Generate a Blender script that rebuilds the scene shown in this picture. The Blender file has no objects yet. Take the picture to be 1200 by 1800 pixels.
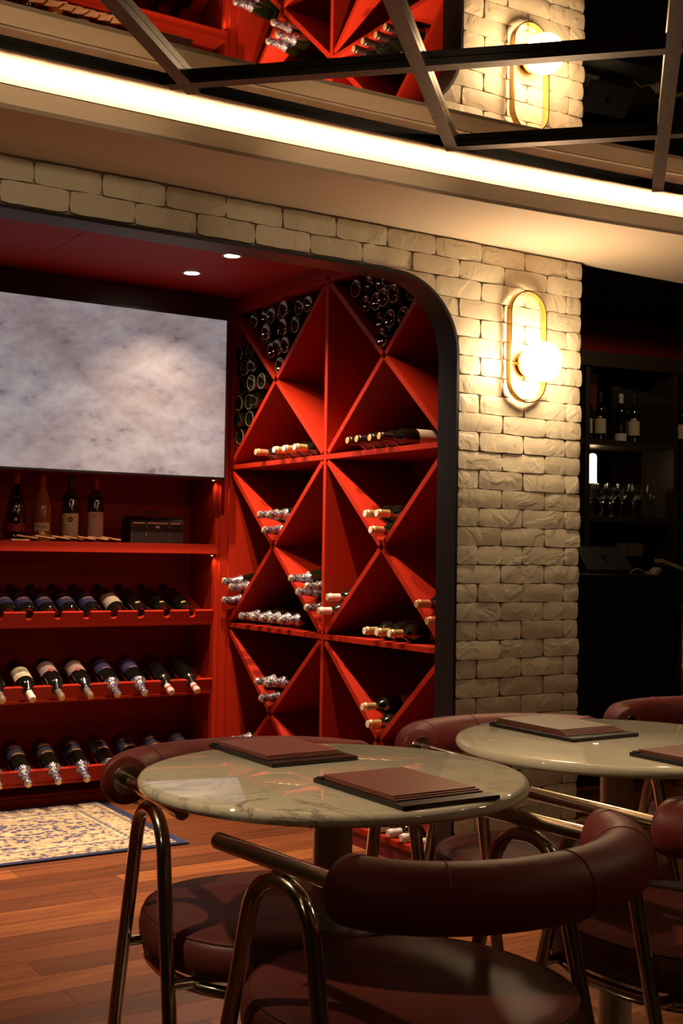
import bpy, bmesh, math, random
from mathutils import Vector, Matrix, noise
random.seed(7)
C = bpy.context.scene.collection
PI = math.pi
# ------------------------------------------------------------------ camera
cam_d = bpy.data.cameras.new('camera'); cam = bpy.data.objects.new('camera', cam_d); C.objects.link(cam)
Xc = Vector((3400, -124.7, -2150)).normalized()
Yc = Vector((-1360, -50, -2150)).normalized(); Yc = (Yc - Xc*Yc.dot(Xc)).normalized()
Zc = Xc.cross(Yc)
M = Matrix((Xc, Yc, Zc)).to_4x4(); M.translation = Vector((0, 0, 1.157))
cam.matrix_world = M
cam_d.sensor_fit = 'VERTICAL'; cam_d.sensor_height = 36.0; cam_d.lens = 2150/1800*36.0
cam_d.clip_start = 0.05; cam_d.clip_end = 60
cam_d.dof.use_dof = True; cam_d.dof.focus_distance = 2.9; cam_d.dof.aperture_fstop = 16
bpy.context.scene.camera = cam
# ------------------------------------------------------------------ world, exposure
w = bpy.data.worlds.new('world'); bpy.context.scene.world = w; w.use_nodes = True
w.node_tree.nodes['Background'].inputs[0].default_value = (1.0, 0.72, 0.5, 1)
w.node_tree.nodes['Background'].inputs[1].default_value = 0.0015
vs = bpy.context.scene.view_settings
bpy.context.scene.display_settings.display_device = 'sRGB'
vs.view_transform = 'Standard'; vs.look = 'None'; vs.exposure = 0.0; vs.gamma = 1.0; vs.use_curve_mapping = False
# ------------------------------------------------------------------ lamps of the room and added fill lights
def spot(name, loc, energy, color, ang, tgt=None, blend=0.4, size=0.02):
    d = bpy.data.lights.new(name, 'SPOT'); d.energy = energy; d.color = color
    d.spot_size = math.radians(ang); d.spot_blend = blend; d.shadow_soft_size = size
    o = bpy.data.objects.new(name, d); C.objects.link(o); o.location = loc
    v = (Vector(tgt) - Vector(loc)) if tgt else Vector((0, 0, -1))
    o.rotation_euler = v.to_track_quat('-Z', 'Y').to_euler(); return o
WARM = (1.0, 0.74, 0.46)
DOWN = (1.0, 0.74, 0.50); YBW = 3.382
ALC = [(2.25, 4.80, 160, 112), (2.25, 4.42, 170, 112), (2.25, 3.88, 120, 102), (1.20, 4.80, 75, 80), (1.35, 4.45, 230, 56), (0.4, 4.5, 30, 70)]
for i, (x, y, e, an) in enumerate(ALC):
    spot('alcove_downlight_lamp', (x, y, 2.345), e, DOWN, an, blend=1.0, size=0.012)
# unseen fill lights added outside the frame to brighten the room
ROOM = [(-0.7, 0.9, 1.95, 4), (1.9, -0.6, 1.95, 4), (3.3, 0.9, 1.95, 12)]
for x, y, z, e in ROOM:
    d = bpy.data.lights.new('room_fill_light', 'POINT'); d.energy = e; d.color = WARM; d.shadow_soft_size = .09
    o = bpy.data.objects.new('room_fill_light', d); C.objects.link(o); o.location = (x, y, z)
# added unseen fill spots: two brighten the tables, three the brick wall
spot('table_fill_spot', (-0.1, 2.3, 2.36), 110, WARM, 34, (1.25, 1.95, .75), blend=.7, size=.03)
spot('table_fill_spot', (2.9, 1.2, 2.36), 60, WARM, 36, (2.0, 2.0, .75), blend=.7, size=.03)
for x, tx, tz, e, an in ((0.7, 1.1, 2.22, 22, 34), (1.7, 2.0, 2.22, 18, 34), (2.8, 2.9, 1.60, 16, 50)):
    spot('wall_fill_spot', (x, 1.7, 2.34), e, WARM, an, (tx, YBW, tz), blend=.9, size=.06)
# dim fill light added so the bar can be made out
spot('bar_fill_light', (4.9, 4.4, 2.60), 9, WARM, 179, blend=0.1, size=0.05)

# ------------------------------------------------------------------ materials
def new_mat(name):
    m = bpy.data.materials.new(name); m.use_nodes = True
    return m, m.node_tree.nodes, m.node_tree.links, m.node_tree.nodes['Principled BSDF']
def simple(name, col, rough=0.5, metal=0.0, spec=0.5, bump=0, bscale=50, var=0, vscale=8, emis=None, es=0, coat=0):
    m, n, l, b = new_mat(name)
    b.inputs['Base Color'].default_value = (*col, 1); b.inputs['Roughness'].default_value = rough
    b.inputs['Metallic'].default_value = metal; b.inputs['Specular IOR Level'].default_value = spec
    b.inputs['Coat Weight'].default_value = coat; b.inputs['Coat Roughness'].default_value = 0.08
    tc = n.new('ShaderNodeTexCoord')
    if bump:
        t = n.new('ShaderNodeTexNoise'); t.inputs['Scale'].default_value = bscale; t.inputs['Detail'].default_value = 6
        l.new(tc.outputs['Object'], t.inputs['Vector'])
        bp = n.new('ShaderNodeBump'); bp.inputs['Strength'].default_value = bump; bp.inputs['Distance'].default_value = 0.004
        l.new(t.outputs['Fac'], bp.inputs['Height']); l.new(bp.outputs['Normal'], b.inputs['Normal'])
    if var:
        t = n.new('ShaderNodeTexNoise'); t.inputs['Scale'].default_value = vscale; t.inputs['Detail'].default_value = 4
        l.new(tc.outputs['Object'], t.inputs['Vector'])
        r = n.new('ShaderNodeMapRange'); r.inputs[1].default_value = 0.3; r.inputs[2].default_value = 0.7
        r.inputs[3].default_value = 1-var; r.inputs[4].default_value = 1+var
        l.new(t.outputs['Fac'], r.inputs[0])
        mx = n.new('ShaderNodeVectorMath'); mx.operation = 'SCALE'; mx.inputs[0].default_value = col
        l.new(r.outputs[0], mx.inputs['Scale']); l.new(mx.outputs[0], b.inputs['Base Color'])
    if emis:
        b.inputs['Emission Color'].default_value = (*emis, 1); b.inputs['Emission Strength'].default_value = es
    return m
TROUGH = simple('darkened_cove', (0.05, 0.035, 0.025), 0.9)  # cove inside darkened to dim its glow in the ceiling mirror
RED = simple('red_lacquer', (0.30, 0.0125, 0.002), 0.5, spec=.22, var=0.06, vscale=3)
REDC = simple('red_ceiling_paint', (0.24, 0.008, 0.004), 0.6, spec=.25)
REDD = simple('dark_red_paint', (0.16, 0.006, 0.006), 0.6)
BLACK = simple('black_lacquer', (0.010, 0.009, 0.009), 0.35)
LINING = simple('black_arch_lining', (0.010, 0.008, 0.008), 0.40, spec=0.3)
BROWNW = simple('dark_walnut_board', (0.055, 0.022, 0.010), 0.45, var=0.4, vscale=10)
PLASTER = simple('cream_plaster', (0.62, 0.50, 0.38), 0.8, bump=0.05, bscale=20)
DARKWALL = simple('dark_brown_wall', (0.05, 0.03, 0.022), 0.8)
MORTAR = simple('tan_mortar', (0.30, 0.24, 0.17), 0.95, bump=0.6, bscale=60)  # one even tan, darker than the bricks
CHROME = simple('nickel_tube', (0.76, 0.69, 0.55), 0.15, metal=1)
STEEL = simple('brushed_steel', (0.66, 0.63, 0.54), 0.33, metal=.6)
BRASS = simple('polished_brass', (0.80, 0.50, 0.15), 0.22, metal=1)
BRONZE = simple('dark_bronze_strip', (0.125, 0.090, 0.078), 0.45, metal=0.6, var=0.25, vscale=60)
LEATHER = simple('burgundy_leather', (0.175, 0.024, 0.018), 0.5, spec=.35, bump=0.12, bscale=160)
SEATL = simple('brown_burgundy_leather', (0.100, 0.022, 0.017), 0.45, spec=.25, bump=0.10, bscale=160)
BOARD = simple('black_clipboard', (0.012, 0.010, 0.010), 0.35, bump=0.1, bscale=120)
MENU = simple('brown_menu_leather', (0.22, 0.075, 0.055), 0.42, bump=0.08, bscale=220, var=0.08, vscale=12)
MENUT = simple('taupe_menu_leather', (0.24, 0.17, 0.135), 0.45, bump=0.08, bscale=220)
GLASSD = simple('dark_green_bottle_glass', (0.004, 0.005, 0.003), 0.04, spec=0.9, coat=1)
GLASSG = simple('olive_bottle_glass', (0.003, 0.0045, 0.001), 0.05, spec=0.9, coat=1)
GOLD = simple('gold_foil', (0.80, 0.52, 0.20), 0.35, metal=0.6)
CORKM = simple('cork_end', (0.62, 0.36, 0.16), 0.7)
CAPRED = simple('red_capsule', (0.30, 0.03, 0.03), 0.35)
CAPORG = simple('orange_capsule', (0.45, 0.14, 0.08), 0.4)
CAPW = simple('white_capsule', (0.72, 0.62, 0.56), 0.4)
CAPPK = simple('pink_white_capsule', (0.72, 0.48, 0.42), 0.4)
CAPG = simple('grey_capsule', (0.20, 0.16, 0.13), 0.4, metal=0.3)
CAPBK = simple('black_capsule', (0.03, 0.015, 0.012), 0.35)
LABC = simple('cream_label_paper', (0.62, 0.50, 0.34), 0.7)
LABW = simple('white_label_paper', (0.66, 0.52, 0.46), 0.7)
LABP = simple('pinkish_label_paper', (0.55, 0.36, 0.32), 0.7)
LABB = simple('blue_label_paper', (0.045, 0.035, 0.12), 0.6)
LABDB = simple('dark_label_paper', (0.030, 0.025, 0.05), 0.6)
LABRED = simple('red_label_band', (0.30, 0.03, 0.025), 0.5)
PRINTK = simple('black_print', (0.02, 0.018, 0.02), 0.6)
PRINTR = simple('red_print', (0.40, 0.05, 0.04), 0.6)
PRINTG = simple('grey_print', (0.30, 0.24, 0.18), 0.6)
PRINTO = simple('gold_print', (0.55, 0.25, 0.10), 0.4, metal=0.3)
AMBER = simple('amber_liquid_bottle', (0.30, 0.085, 0.015), 0.12, spec=0.6)
TRUNK = simple('black_leather_trunk', (0.014, 0.009, 0.007), 0.45, bump=0.1, bscale=90)
COASTER = simple('pale_wood_tile', (0.55, 0.27, 0.12), 0.6, var=0.3, vscale=40)
WHITEP = simple('cream_plastic', (0.42, 0.33, 0.22), 0.45)
BARW = simple('dark_bar_wood', (0.035, 0.022, 0.013), 0.45)
PUCK = simple('puck_light_lens', (1, .9, .8), 0.4, emis=(1, .70, .45), es=9)
LENS = simple('downlight_lens', (1, .9, .8), 0.4, emis=(1, .82, .62), es=25)
LED = simple('led_strip_lens', (1, .9, .8), 0.4, emis=(1, .70, .43), es=80)
GLOBE = simple('opal_globe', (1, .95, .85), 0.3, emis=(1, .72, .42), es=85)
MIRROR = simple('bronze_mirror', (0.78, 0.71, 0.64), 0.012, metal=1)
BLUEB = simple('blue_rug_binding', (0.010, 0.015, 0.06), 0.8, bump=0.4, bscale=200)
REFLG = simple('reflection_glow', (1, .95, .85), 0.3, emis=(1, .75, .40), es=8)
OCHRE = simple('ochre_reflection', (0.30, 0.20, 0.05), 0.5, var=.3, vscale=30)
RUST = simple('rust_reflection', (0.16, 0.03, 0.008), 0.5)

def foil():
    m, n, l, b = new_mat('crinkled_blue_silver_foil')
    tc = n.new('ShaderNodeTexCoord')
    t = n.new('ShaderNodeTexNoise'); t.inputs['Scale'].default_value = 95; t.inputs['Detail'].default_value = 3
    l.new(tc.outputs['Object'], t.inputs['Vector'])
    cr = n.new('ShaderNodeValToRGB'); e = cr.color_ramp.elements
    e[0].position = .40; e[0].color = (.04, .05, .22, 1); e[1].position = .52; e[1].color = (.40, .36, .36, 1)
    x = cr.color_ramp.elements.new(.68); x.color = (.55, .36, .18, 1)
    l.new(t.outputs['Fac'], cr.inputs[0]); l.new(cr.outputs[0], b.inputs['Base Color'])
    b.inputs['Metallic'].default_value = .65; b.inputs['Roughness'].default_value = .2; b.inputs['Coat Weight'].default_value = .6
    v = n.new('ShaderNodeTexVoronoi'); v.inputs['Scale'].default_value = 110
    l.new(tc.outputs['Object'], v.inputs['Vector'])
    bp = n.new('ShaderNodeBump'); bp.inputs['Strength'].default_value = .9; bp.inputs['Distance'].default_value = .003
    l.new(v.outputs['Distance'], bp.inputs['Height']); l.new(bp.outputs[0], b.inputs['Normal'])
    return m
FOIL = foil()
def brick_mat():
    m, n, l, b = new_mat('cream_painted_brick')
    tc = n.new('ShaderNodeTexCoord'); oi = n.new('ShaderNodeObjectInfo')
    off = n.new('ShaderNodeVectorMath'); off.operation = 'ADD'
    l.new(tc.outputs['Object'], off.inputs[0]); l.new(oi.outputs['Location'], off.inputs[1])
    t = n.new('ShaderNodeTexNoise'); t.inputs['Scale'].default_value = 22; t.inputs['Detail'].default_value = 7; t.inputs['Roughness'].default_value = .55
    t2 = n.new('ShaderNodeTexNoise'); t2.inputs['Scale'].default_value = 9; t2.inputs['Detail'].default_value = 2; t2.inputs['Distortion'].default_value = 1.5
    l.new(off.outputs[0], t.inputs['Vector']); l.new(off.outputs[0], t2.inputs['Vector'])
    mp = n.new('ShaderNodeMapRange'); mp.inputs[1].default_value = .50; mp.inputs[2].default_value = .62
    l.new(t2.outputs['Fac'], mp.inputs[0])
    ml = n.new('ShaderNodeMath'); ml.operation = 'MULTIPLY_ADD'; ml.inputs[1].default_value = .9
    l.new(mp.outputs[0], ml.inputs[0]); l.new(t.outputs['Fac'], ml.inputs[2])
    bp = n.new('ShaderNodeBump'); bp.inputs['Strength'].default_value = .38; bp.inputs['Distance'].default_value = .005
    l.new(ml.outputs[0], bp.inputs['Height']); l.new(bp.outputs[0], b.inputs['Normal'])
    cr = n.new('ShaderNodeValToRGB'); e = cr.color_ramp.elements
    e[0].color = (.52, .44, .32, 1); e[1].color = (.60, .52, .39, 1)
    l.new(oi.outputs['Random'], cr.inputs[0]); l.new(cr.outputs[0], b.inputs['Base Color'])
    b.inputs['Roughness'].default_value = .55
    return m
BRICK = brick_mat()
def marble():
    m, n, l, b = new_mat('cream_veined_marble')
    tc = n.new('ShaderNodeTexCoord')
    t = n.new('ShaderNodeTexNoise'); t.inputs['Scale'].default_value = 4.2; t.inputs['Detail'].default_value = 9; t.inputs['Roughness'].default_value = .68; t.inputs['Distortion'].default_value = .9
    l.new(tc.outputs['Object'], t.inputs['Vector'])
    cr = n.new('ShaderNodeValToRGB'); cr.color_ramp.interpolation = 'EASE'; e = cr.color_ramp.elements
    base = (.68, .62, .47, 1); vein = (.33, .30, .235, 1)
    e[0].position = 0; e[0].color = base; e[1].position = 1; e[1].color = base
    for p, c in ((.462, base), (.495, vein), (.520, base), (.595, base), (.612, (.46, .42, .33, 1)), (.63, base)):
        x = cr.color_ramp.elements.new(p); x.color = c
    l.new(t.outputs['Fac'], cr.inputs[0])
    t2 = n.new('ShaderNodeTexNoise'); t2.inputs['Scale'].default_value = 5; l.new(tc.outputs['Object'], t2.inputs['Vector'])
    cr2 = n.new('ShaderNodeValToRGB'); e = cr2.color_ramp.elements; e[0].position = .35; e[0].color = (.86, .86, .86, 1); e[1].position = .6; e[1].color = (1, 1, 1, 1)
    l.new(t2.outputs['Fac'], cr2.inputs[0])
    t3 = n.new('ShaderNodeTexNoise'); t3.inputs['Scale'].default_value = 2.1; l.new(tc.outputs['Object'], t3.inputs['Vector'])
    mr = n.new('ShaderNodeMapRange'); mr.inputs[1].default_value = .42; mr.inputs[2].default_value = .58; l.new(t3.outputs['Fac'], mr.inputs[0])
    mixv = n.new('ShaderNodeMix'); mixv.data_type = 'RGBA'; mixv.inputs['A'].default_value = base
    l.new(mr.outputs[0], mixv.inputs['Factor']); l.new(cr.outputs[0], mixv.inputs['B'])
    mx = n.new('ShaderNodeMix'); mx.data_type = 'RGBA'; mx.blend_type = 'MULTIPLY'; mx.inputs['Factor'].default_value = 1
    l.new(mixv.outputs['Result'], mx.inputs['A']); l.new(cr2.outputs[0], mx.inputs['B']); l.new(mx.outputs['Result'], b.inputs['Base Color'])
    b.inputs['Roughness'].default_value = .018; b.inputs['Specular IOR Level'].default_value = .8
    return m
MARBLE = marble()
def wood_floor():
    m, n, l, b = new_mat('red_brown_floorboard')
    tc = n.new('ShaderNodeTexCoord'); oi = n.new('ShaderNodeObjectInfo')
    off = n.new('ShaderNodeVectorMath'); off.operation = 'ADD'
    l.new(tc.outputs['Object'], off.inputs[0]); l.new(oi.outputs['Location'], off.inputs[1])
    mp = n.new('ShaderNodeMapping'); mp.inputs['Scale'].default_value = (2.2, 34, 5); l.new(off.outputs[0], mp.inputs['Vector'])
    t = n.new('ShaderNodeTexNoise'); t.inputs['Scale'].default_value = 1.3; t.inputs['Detail'].default_value = 7; t.inputs['Distortion'].default_value = .8
    l.new(mp.outputs[0], t.inputs['Vector'])
    ad = n.new('ShaderNodeMath'); ad.operation = 'MULTIPLY_ADD'; ad.inputs[1].default_value = .50
    sb = n.new('ShaderNodeMath'); sb.operation = 'MULTIPLY_ADD'; sb.inputs[1].default_value = .75; sb.inputs[2].default_value = -.18
    l.new(t.outputs['Fac'], sb.inputs[0]); l.new(oi.outputs['Random'], ad.inputs[0]); l.new(sb.outputs[0], ad.inputs[2])
    cr = n.new('ShaderNodeValToRGB'); e = cr.color_ramp.elements
    e[0].position = .05; e[0].color = (.062, .019, .008, 1); e[1].position = .95; e[1].color = (.40, .14, .036, 1)
    x = cr.color_ramp.elements.new(.5); x.color = (.180, .052, .016, 1)
    l.new(ad.outputs[0], cr.inputs[0]); l.new(cr.outputs[0], b.inputs['Base Color'])
    b.inputs['Roughness'].default_value = .34
    bp = n.new('ShaderNodeBump'); bp.inputs['Strength'].default_value = .12; bp.inputs['Distance'].default_value = .002
    l.new(t.outputs['Fac'], bp.inputs['Height']); l.new(bp.outputs[0], b.inputs['Normal'])
    return m
FLOORW = wood_floor()
def screen_mat():
    m, n, l, b = new_mat('mottled_lilac_grey_screen')
    tc = n.new('ShaderNodeTexCoord')
    mp = n.new('ShaderNodeMapping'); mp.inputs['Rotation'].default_value = (0, -.6, 0); mp.inputs['Scale'].default_value = (1, 1, 1.7); l.new(tc.outputs['Object'], mp.inputs['Vector'])
    t = n.new('ShaderNodeTexNoise'); t.inputs['Scale'].default_value = 8; t.inputs['Detail'].default_value = 9; t.inputs['Roughness'].default_value = .66; t.inputs['Distortion'].default_value = .15
    l.new(mp.outputs[0], t.inputs['Vector'])
    cr = n.new('ShaderNodeValToRGB'); e = cr.color_ramp.elements
    e[0].position = .27; e[0].color = (.12, .09, .15, 1); e[1].position = .62; e[1].color = (.56, .49, .50, 1)
    x = cr.color_ramp.elements.new(.42); x.color = (.42, .355, .385, 1)
    l.new(t.outputs['Fac'], cr.inputs[0])
    t2 = n.new('ShaderNodeTexNoise'); t2.inputs['Scale'].default_value = 2.4; t2.inputs['Detail'].default_value = 3; l.new(mp.outputs[0], t2.inputs['Vector'])
    c2 = n.new('ShaderNodeValToRGB'); e = c2.color_ramp.elements; e[0].position = .36; e[0].color = (.74, .66, .65, 1); e[1].position = .62; e[1].color = (1, 1, 1, 1)
    l.new(t2.outputs['Fac'], c2.inputs[0])
    mx = n.new('ShaderNodeMix'); mx.data_type = 'RGBA'; mx.blend_type = 'MULTIPLY'; mx.inputs['Factor'].default_value = 1
    l.new(cr.outputs[0], mx.inputs['A']); l.new(c2.outputs[0], mx.inputs['B'])
    dk = n.new('ShaderNodeVectorMath'); dk.operation = 'SCALE'; dk.inputs['Scale'].default_value = .15
    l.new(mx.outputs['Result'], dk.inputs[0]); l.new(dk.outputs[0], b.inputs['Base Color']); l.new(mx.outputs['Result'], b.inputs['Emission Color'])
    b.inputs['Emission Strength'].default_value = .60; b.inputs['Roughness'].default_value = .6
    return m
SCREEN = screen_mat()
def rug_mat():
    m, n, l, b = new_mat('persian_rug_pile')
    tc = n.new('ShaderNodeTexCoord'); sx = n.new('ShaderNodeSeparateXYZ'); l.new(tc.outputs['Object'], sx.inputs[0])
    def math_(op, a, bb=None, c=None):
        q = n.new('ShaderNodeMath'); q.operation = op
        for i, v in enumerate((a, bb, c)):
            if v is None: continue
            if isinstance(v, (int, float)): q.inputs[i].default_value = v
            else: l.new(v, q.inputs[i])
        return q.outputs[0]
    ax = math_('ABSOLUTE', sx.outputs[0]); ay = math_('ABSOLUTE', sx.outputs[1])
    d = math_('MINIMUM', math_('SUBTRACT', .70, ax), math_('SUBTRACT', .455, ay))
    v = n.new('ShaderNodeTexVoronoi'); v.inputs['Scale'].default_value = 34; v.feature = 'F1'
    nz = n.new('ShaderNodeTexNoise'); nz.inputs['Scale'].default_value = 26; nz.inputs['Detail'].default_value = 4; nz.inputs['Distortion'].default_value = 2.5
    comb = n.new('ShaderNodeCombineXYZ'); l.new(ax, comb.inputs[0]); l.new(ay, comb.inputs[1])
    l.new(comb.outputs[0], v.inputs['Vector']); l.new(comb.outputs[0], nz.inputs['Vector'])
    mixf = math_('MULTIPLY_ADD', v.outputs['Distance'], .55, math_('MULTIPLY', nz.outputs['Fac'], .75))
    # the blue medallion in the middle: more of the dark motif near the centre
    r = math_('SQRT', math_('ADD', math_('MULTIPLY', math_('POWER', math_('MULTIPLY', ax, 1.0/.52), 2), 1), math_('POWER', math_('MULTIPLY', ay, 1.0/.25), 2)))
    med = math_('MULTIPLY_ADD', math_('SUBTRACT', 1, math_('MINIMUM', r, 1)), -.22, 0)
    near = math_('ADD', mixf, math_('MULTIPLY_ADD', math_('LESS_THAN', r, 1.0), -.07, -.085))
    cr = n.new('ShaderNodeValToRGB'); e = cr.color_ramp.elements
    e[0].position = .40; e[0].color = (.020, .025, .10, 1); e[1].position = .72; e[1].color = (.46, .34, .20, 1)
    for p, c in ((.45, (.10, .06, .08, 1)), (.48, (.34, .24, .13, 1)), (.545, (.46, .35, .20, 1)), (.565, (.14, .10, .08, 1)), (.59, (.44, .33, .19, 1)), (.63, (.16, .10, .05, 1)), (.65, (.42, .31, .18, 1))):
        x = cr.color_ramp.elements.new(p); x.color = c
    cr.color_ramp.interpolation = 'LINEAR'
    l.new(near, cr.inputs[0])
    col = cr.outputs[0]
    def band(lo, hi, c, pat=False):
        nonlocal col
        f = math_('MULTIPLY', math_('GREATER_THAN', d, lo), math_('LESS_THAN', d, hi))
        if pat:
            s = math_('SINE', math_('MULTIPLY', math_('ADD', ax, ay), 150)); f = math_('MULTIPLY', f, math_('MULTIPLY_ADD', math_('GREATER_THAN', s, -.2), .6, .35))
        q = n.new('ShaderNodeMix'); q.data_type = 'RGBA'; l.new(f, q.inputs['Factor']); l.new(col, q.inputs['A']); q.inputs['B'].default_value = (*c, 1); col = q.outputs['Result']
    band(-1, .028, (.010, .015, .055)); band(.046, .062, (.10, .06, .05), True); band(.150, .172, (.09, .07, .10), True); band(.172, .178, (.6, .5, .3))
    l.new(col, b.inputs['Base Color']); b.inputs['Roughness'].default_value = .95
    bp = n.new('ShaderNodeBump'); bp.inputs['Strength'].default_value = .5; bp.inputs['Distance'].default_value = .003
    nn = n.new('ShaderNodeTexNoise'); nn.inputs['Scale'].default_value = 300; l.new(tc.outputs['Object'], nn.inputs['Vector'])
    l.new(nn.outputs['Fac'], bp.inputs['Height']); l.new(bp.outputs[0], b.inputs['Normal'])
    return m
RUG = rug_mat()
def wineglass_mat():
    m, n, l, b = new_mat('clear_wine_glass')
    b.inputs['Base Color'].default_value = (.95, .97, .95, 1); b.inputs['Roughness'].default_value = .02
    b.inputs['Transmission Weight'].default_value = 1; b.inputs['IOR'].default_value = 1.45
    return m
WGLASS = wineglass_mat()

# ------------------------------------------------------------------ helpers
def link(name, me, mat=None, parent=None, loc=None, rot=None, smooth=False):
    if mat is not None and not me.materials: me.materials.append(mat)
    o = bpy.data.objects.new(name, me); C.objects.link(o)
    if parent is not None: o.parent = parent
    if loc is not None: o.location = loc
    if rot is not None: o.rotation_euler = rot
    return o
def mesh_of(bm, name='mesh', smooth=False, angle=None):
    bmesh.ops.recalc_face_normals(bm, faces=bm.faces)
    me = bpy.data.meshes.new(name); bm.to_mesh(me); bm.free()
    if smooth:
        me.polygons.foreach_set('use_smooth', [True]*len(me.polygons))
        if angle: me.set_sharp_from_angle(angle=math.radians(angle))
    return me
def empty(name, loc, label=None, cat=None, group=None, rz=0):
    o = bpy.data.objects.new(name, None); C.objects.link(o); o.location = loc; o.rotation_euler = (0, 0, rz)
    o.empty_display_size = .05
    tag(o, label, cat, group); return o
def tag(o, label=None, cat=None, group=None, kind=None):
    if label: o['label'] = label
    if cat: o['category'] = cat
    if group: o['group'] = group
    if kind: o['kind'] = kind
    return o
def box_bm(bm, a, b):
    x0, y0, z0 = a; x1, y1, z1 = b
    v = [bm.verts.new(p) for p in ((x0,y0,z0),(x1,y0,z0),(x1,y1,z0),(x0,y1,z0),(x0,y0,z1),(x1,y0,z1),(x1,y1,z1),(x0,y1,z1))]
    for f in ((0,3,2,1),(4,5,6,7),(0,1,5,4),(1,2,6,5),(2,3,7,6),(3,0,4,7)): bm.faces.new([v[i] for i in f])
def box(name, a, b, mat, parent=None, bev=0.0, loc=None, rot=None):
    bm = bmesh.new(); box_bm(bm, a, b)
    if bev: bmesh.ops.bevel(bm, geom=bm.edges[:], offset=bev, segments=2, affect='EDGES')
    return link(name, mesh_of(bm, name), mat, parent, loc, rot)
def lathe_bm(bm, prof, seg=24, axis='z'):
    rings = []
    for r, z in prof:
        if r < 1e-6: rings.append([bm.verts.new((0, 0, z))])
        else: rings.append([bm.verts.new((r*math.cos(2*PI*i/seg), r*math.sin(2*PI*i/seg), z)) for i in range(seg)])
    for a, b in zip(rings, rings[1:]):
        for i in range(seg):
            j = (i+1) % seg
            if len(a) == 1 and len(b) > 1: bm.faces.new((a[0], b[j], b[i]))
            elif len(b) == 1 and len(a) > 1: bm.faces.new((a[i], a[j], b[0]))
            elif len(a) > 1: bm.faces.new((a[i], a[j], b[j], b[i]))
def lathe(prof, seg=24, name='lathe', angle=35):
    bm = bmesh.new(); lathe_bm(bm, prof, seg); return mesh_of(bm, name, True, angle)
def tube_bm(bm, pts, r, seg=12, closed=False, caps=True, radii=None):
    pts = [Vector(p) for p in pts]; n = len(pts); rings = []; up = None
    for i, p in enumerate(pts):
        if closed: t = (pts[(i+1) % n]-pts[i-1]).normalized()
        else: t = (pts[min(i+1, n-1)]-pts[max(i-1, 0)]).normalized()
        if up is None:
            up = Vector((0, 0, 1)) if abs(t.z) < .9 else Vector((1, 0, 0))
        up = (up - t*up.dot(t)).normalized(); s = t.cross(up)
        rr = radii[i] if radii else r
        rings.append([bm.verts.new(p + (up*math.cos(2*PI*k/seg)+s*math.sin(2*PI*k/seg))*rr) for k in range(seg)])
    m = n if closed else n-1
    for i in range(m):
        a, b = rings[i], rings[(i+1) % n]
        for k in range(seg): bm.faces.new((a[k], a[(k+1) % seg], b[(k+1) % seg], b[k]))
    if caps and not closed:
        bm.faces.new(rings[0]); bm.faces.new(rings[-1][::-1])
def tube(name, pts, r, mat, parent=None, seg=12, closed=False, radii=None, caps=True):
    bm = bmesh.new(); tube_bm(bm, pts, r, seg, closed, caps, radii)
    return link(name, mesh_of(bm, name, True, 50), mat, parent)
def smooth_path(pts, n=6):
    P = [Vector(p) for p in pts]; out = []
    for i in range(len(P)-1):
        p0 = P[max(i-1, 0)]; p1 = P[i]; p2 = P[i+1]; p3 = P[min(i+2, len(P)-1)]
        for k in range(n):
            t = k/n
            out.append(.5*((2*p1)+(-p0+p2)*t+(2*p0-5*p1+4*p2-p3)*t*t+(-p0+3*p1-3*p2+p3)*t**3))
    out.append(P[-1]); return out
def copy_tree(o, parent=None):
    c = o.copy(); C.objects.link(c); c.parent = parent
    for ch in list(o.children): copy_tree(ch, c)
    return c
def prism(name, poly, axis, a, b, mat, parent=None):
    """extrude a 2-D polygon: axis 'y' -> poly is (x,z) between y=a..b; 'x' -> (y,z); 'z' -> (x,y)"""
    bm = bmesh.new()
    def P(u, v, w): return {'y': (u, w, v), 'x': (w, u, v), 'z': (u, v, w)}[axis]
    v0 = [bm.verts.new(P(u, v, a)) for u, v in poly]; v1 = [bm.verts.new(P(u, v, b)) for u, v in poly]
    bm.faces.new(v0); bm.faces.new(v1[::-1]); n = len(poly)
    for i in range(n): bm.faces.new((v0[i], v0[(i+1) % n], v1[(i+1) % n], v1[i]))
    return link(name, mesh_of(bm, name), mat, parent)
def wrap_text(txt, size, R, zc, ang0, mat, parent, spin=0.0, name='lettering'):
    cu = bpy.data.curves.new('lettering', 'FONT'); cu.body = txt; cu.size = size; cu.align_x = 'CENTER'; cu.align_y = 'CENTER'
    to = bpy.data.objects.new('lettering', cu); C.objects.link(to)
    dg = bpy.context.evaluated_depsgraph_get(); me = bpy.data.meshes.new_from_object(to.evaluated_get(dg))
    bpy.data.objects.remove(to)
    c, s = math.cos(spin), math.sin(spin)
    for v in me.vertices:
        x, y = v.co.x*c-v.co.y*s, v.co.x*s+v.co.y*c
        a = ang0 + x/R; v.co = (R*math.cos(a), R*math.sin(a), zc+y)
    me.materials.clear(); return link(name, me, mat, parent)

# ================================================================== SETTING
YB = 3.382      # face of the brick wall
XJ = 2.612      # right jamb of the arch
ZH = 2.116      # head of the arch
YW = 3.480      # back of that wall
ZS = 2.262      # underside of the soffit
XR = 2.665      # front plane of the diamond rack
ZA = 2.36       # alcove ceiling
XE = 3.190      # right end of the brick pier
XL = -0.30      # left jamb (outside the frame)
RC = 0.27
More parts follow.
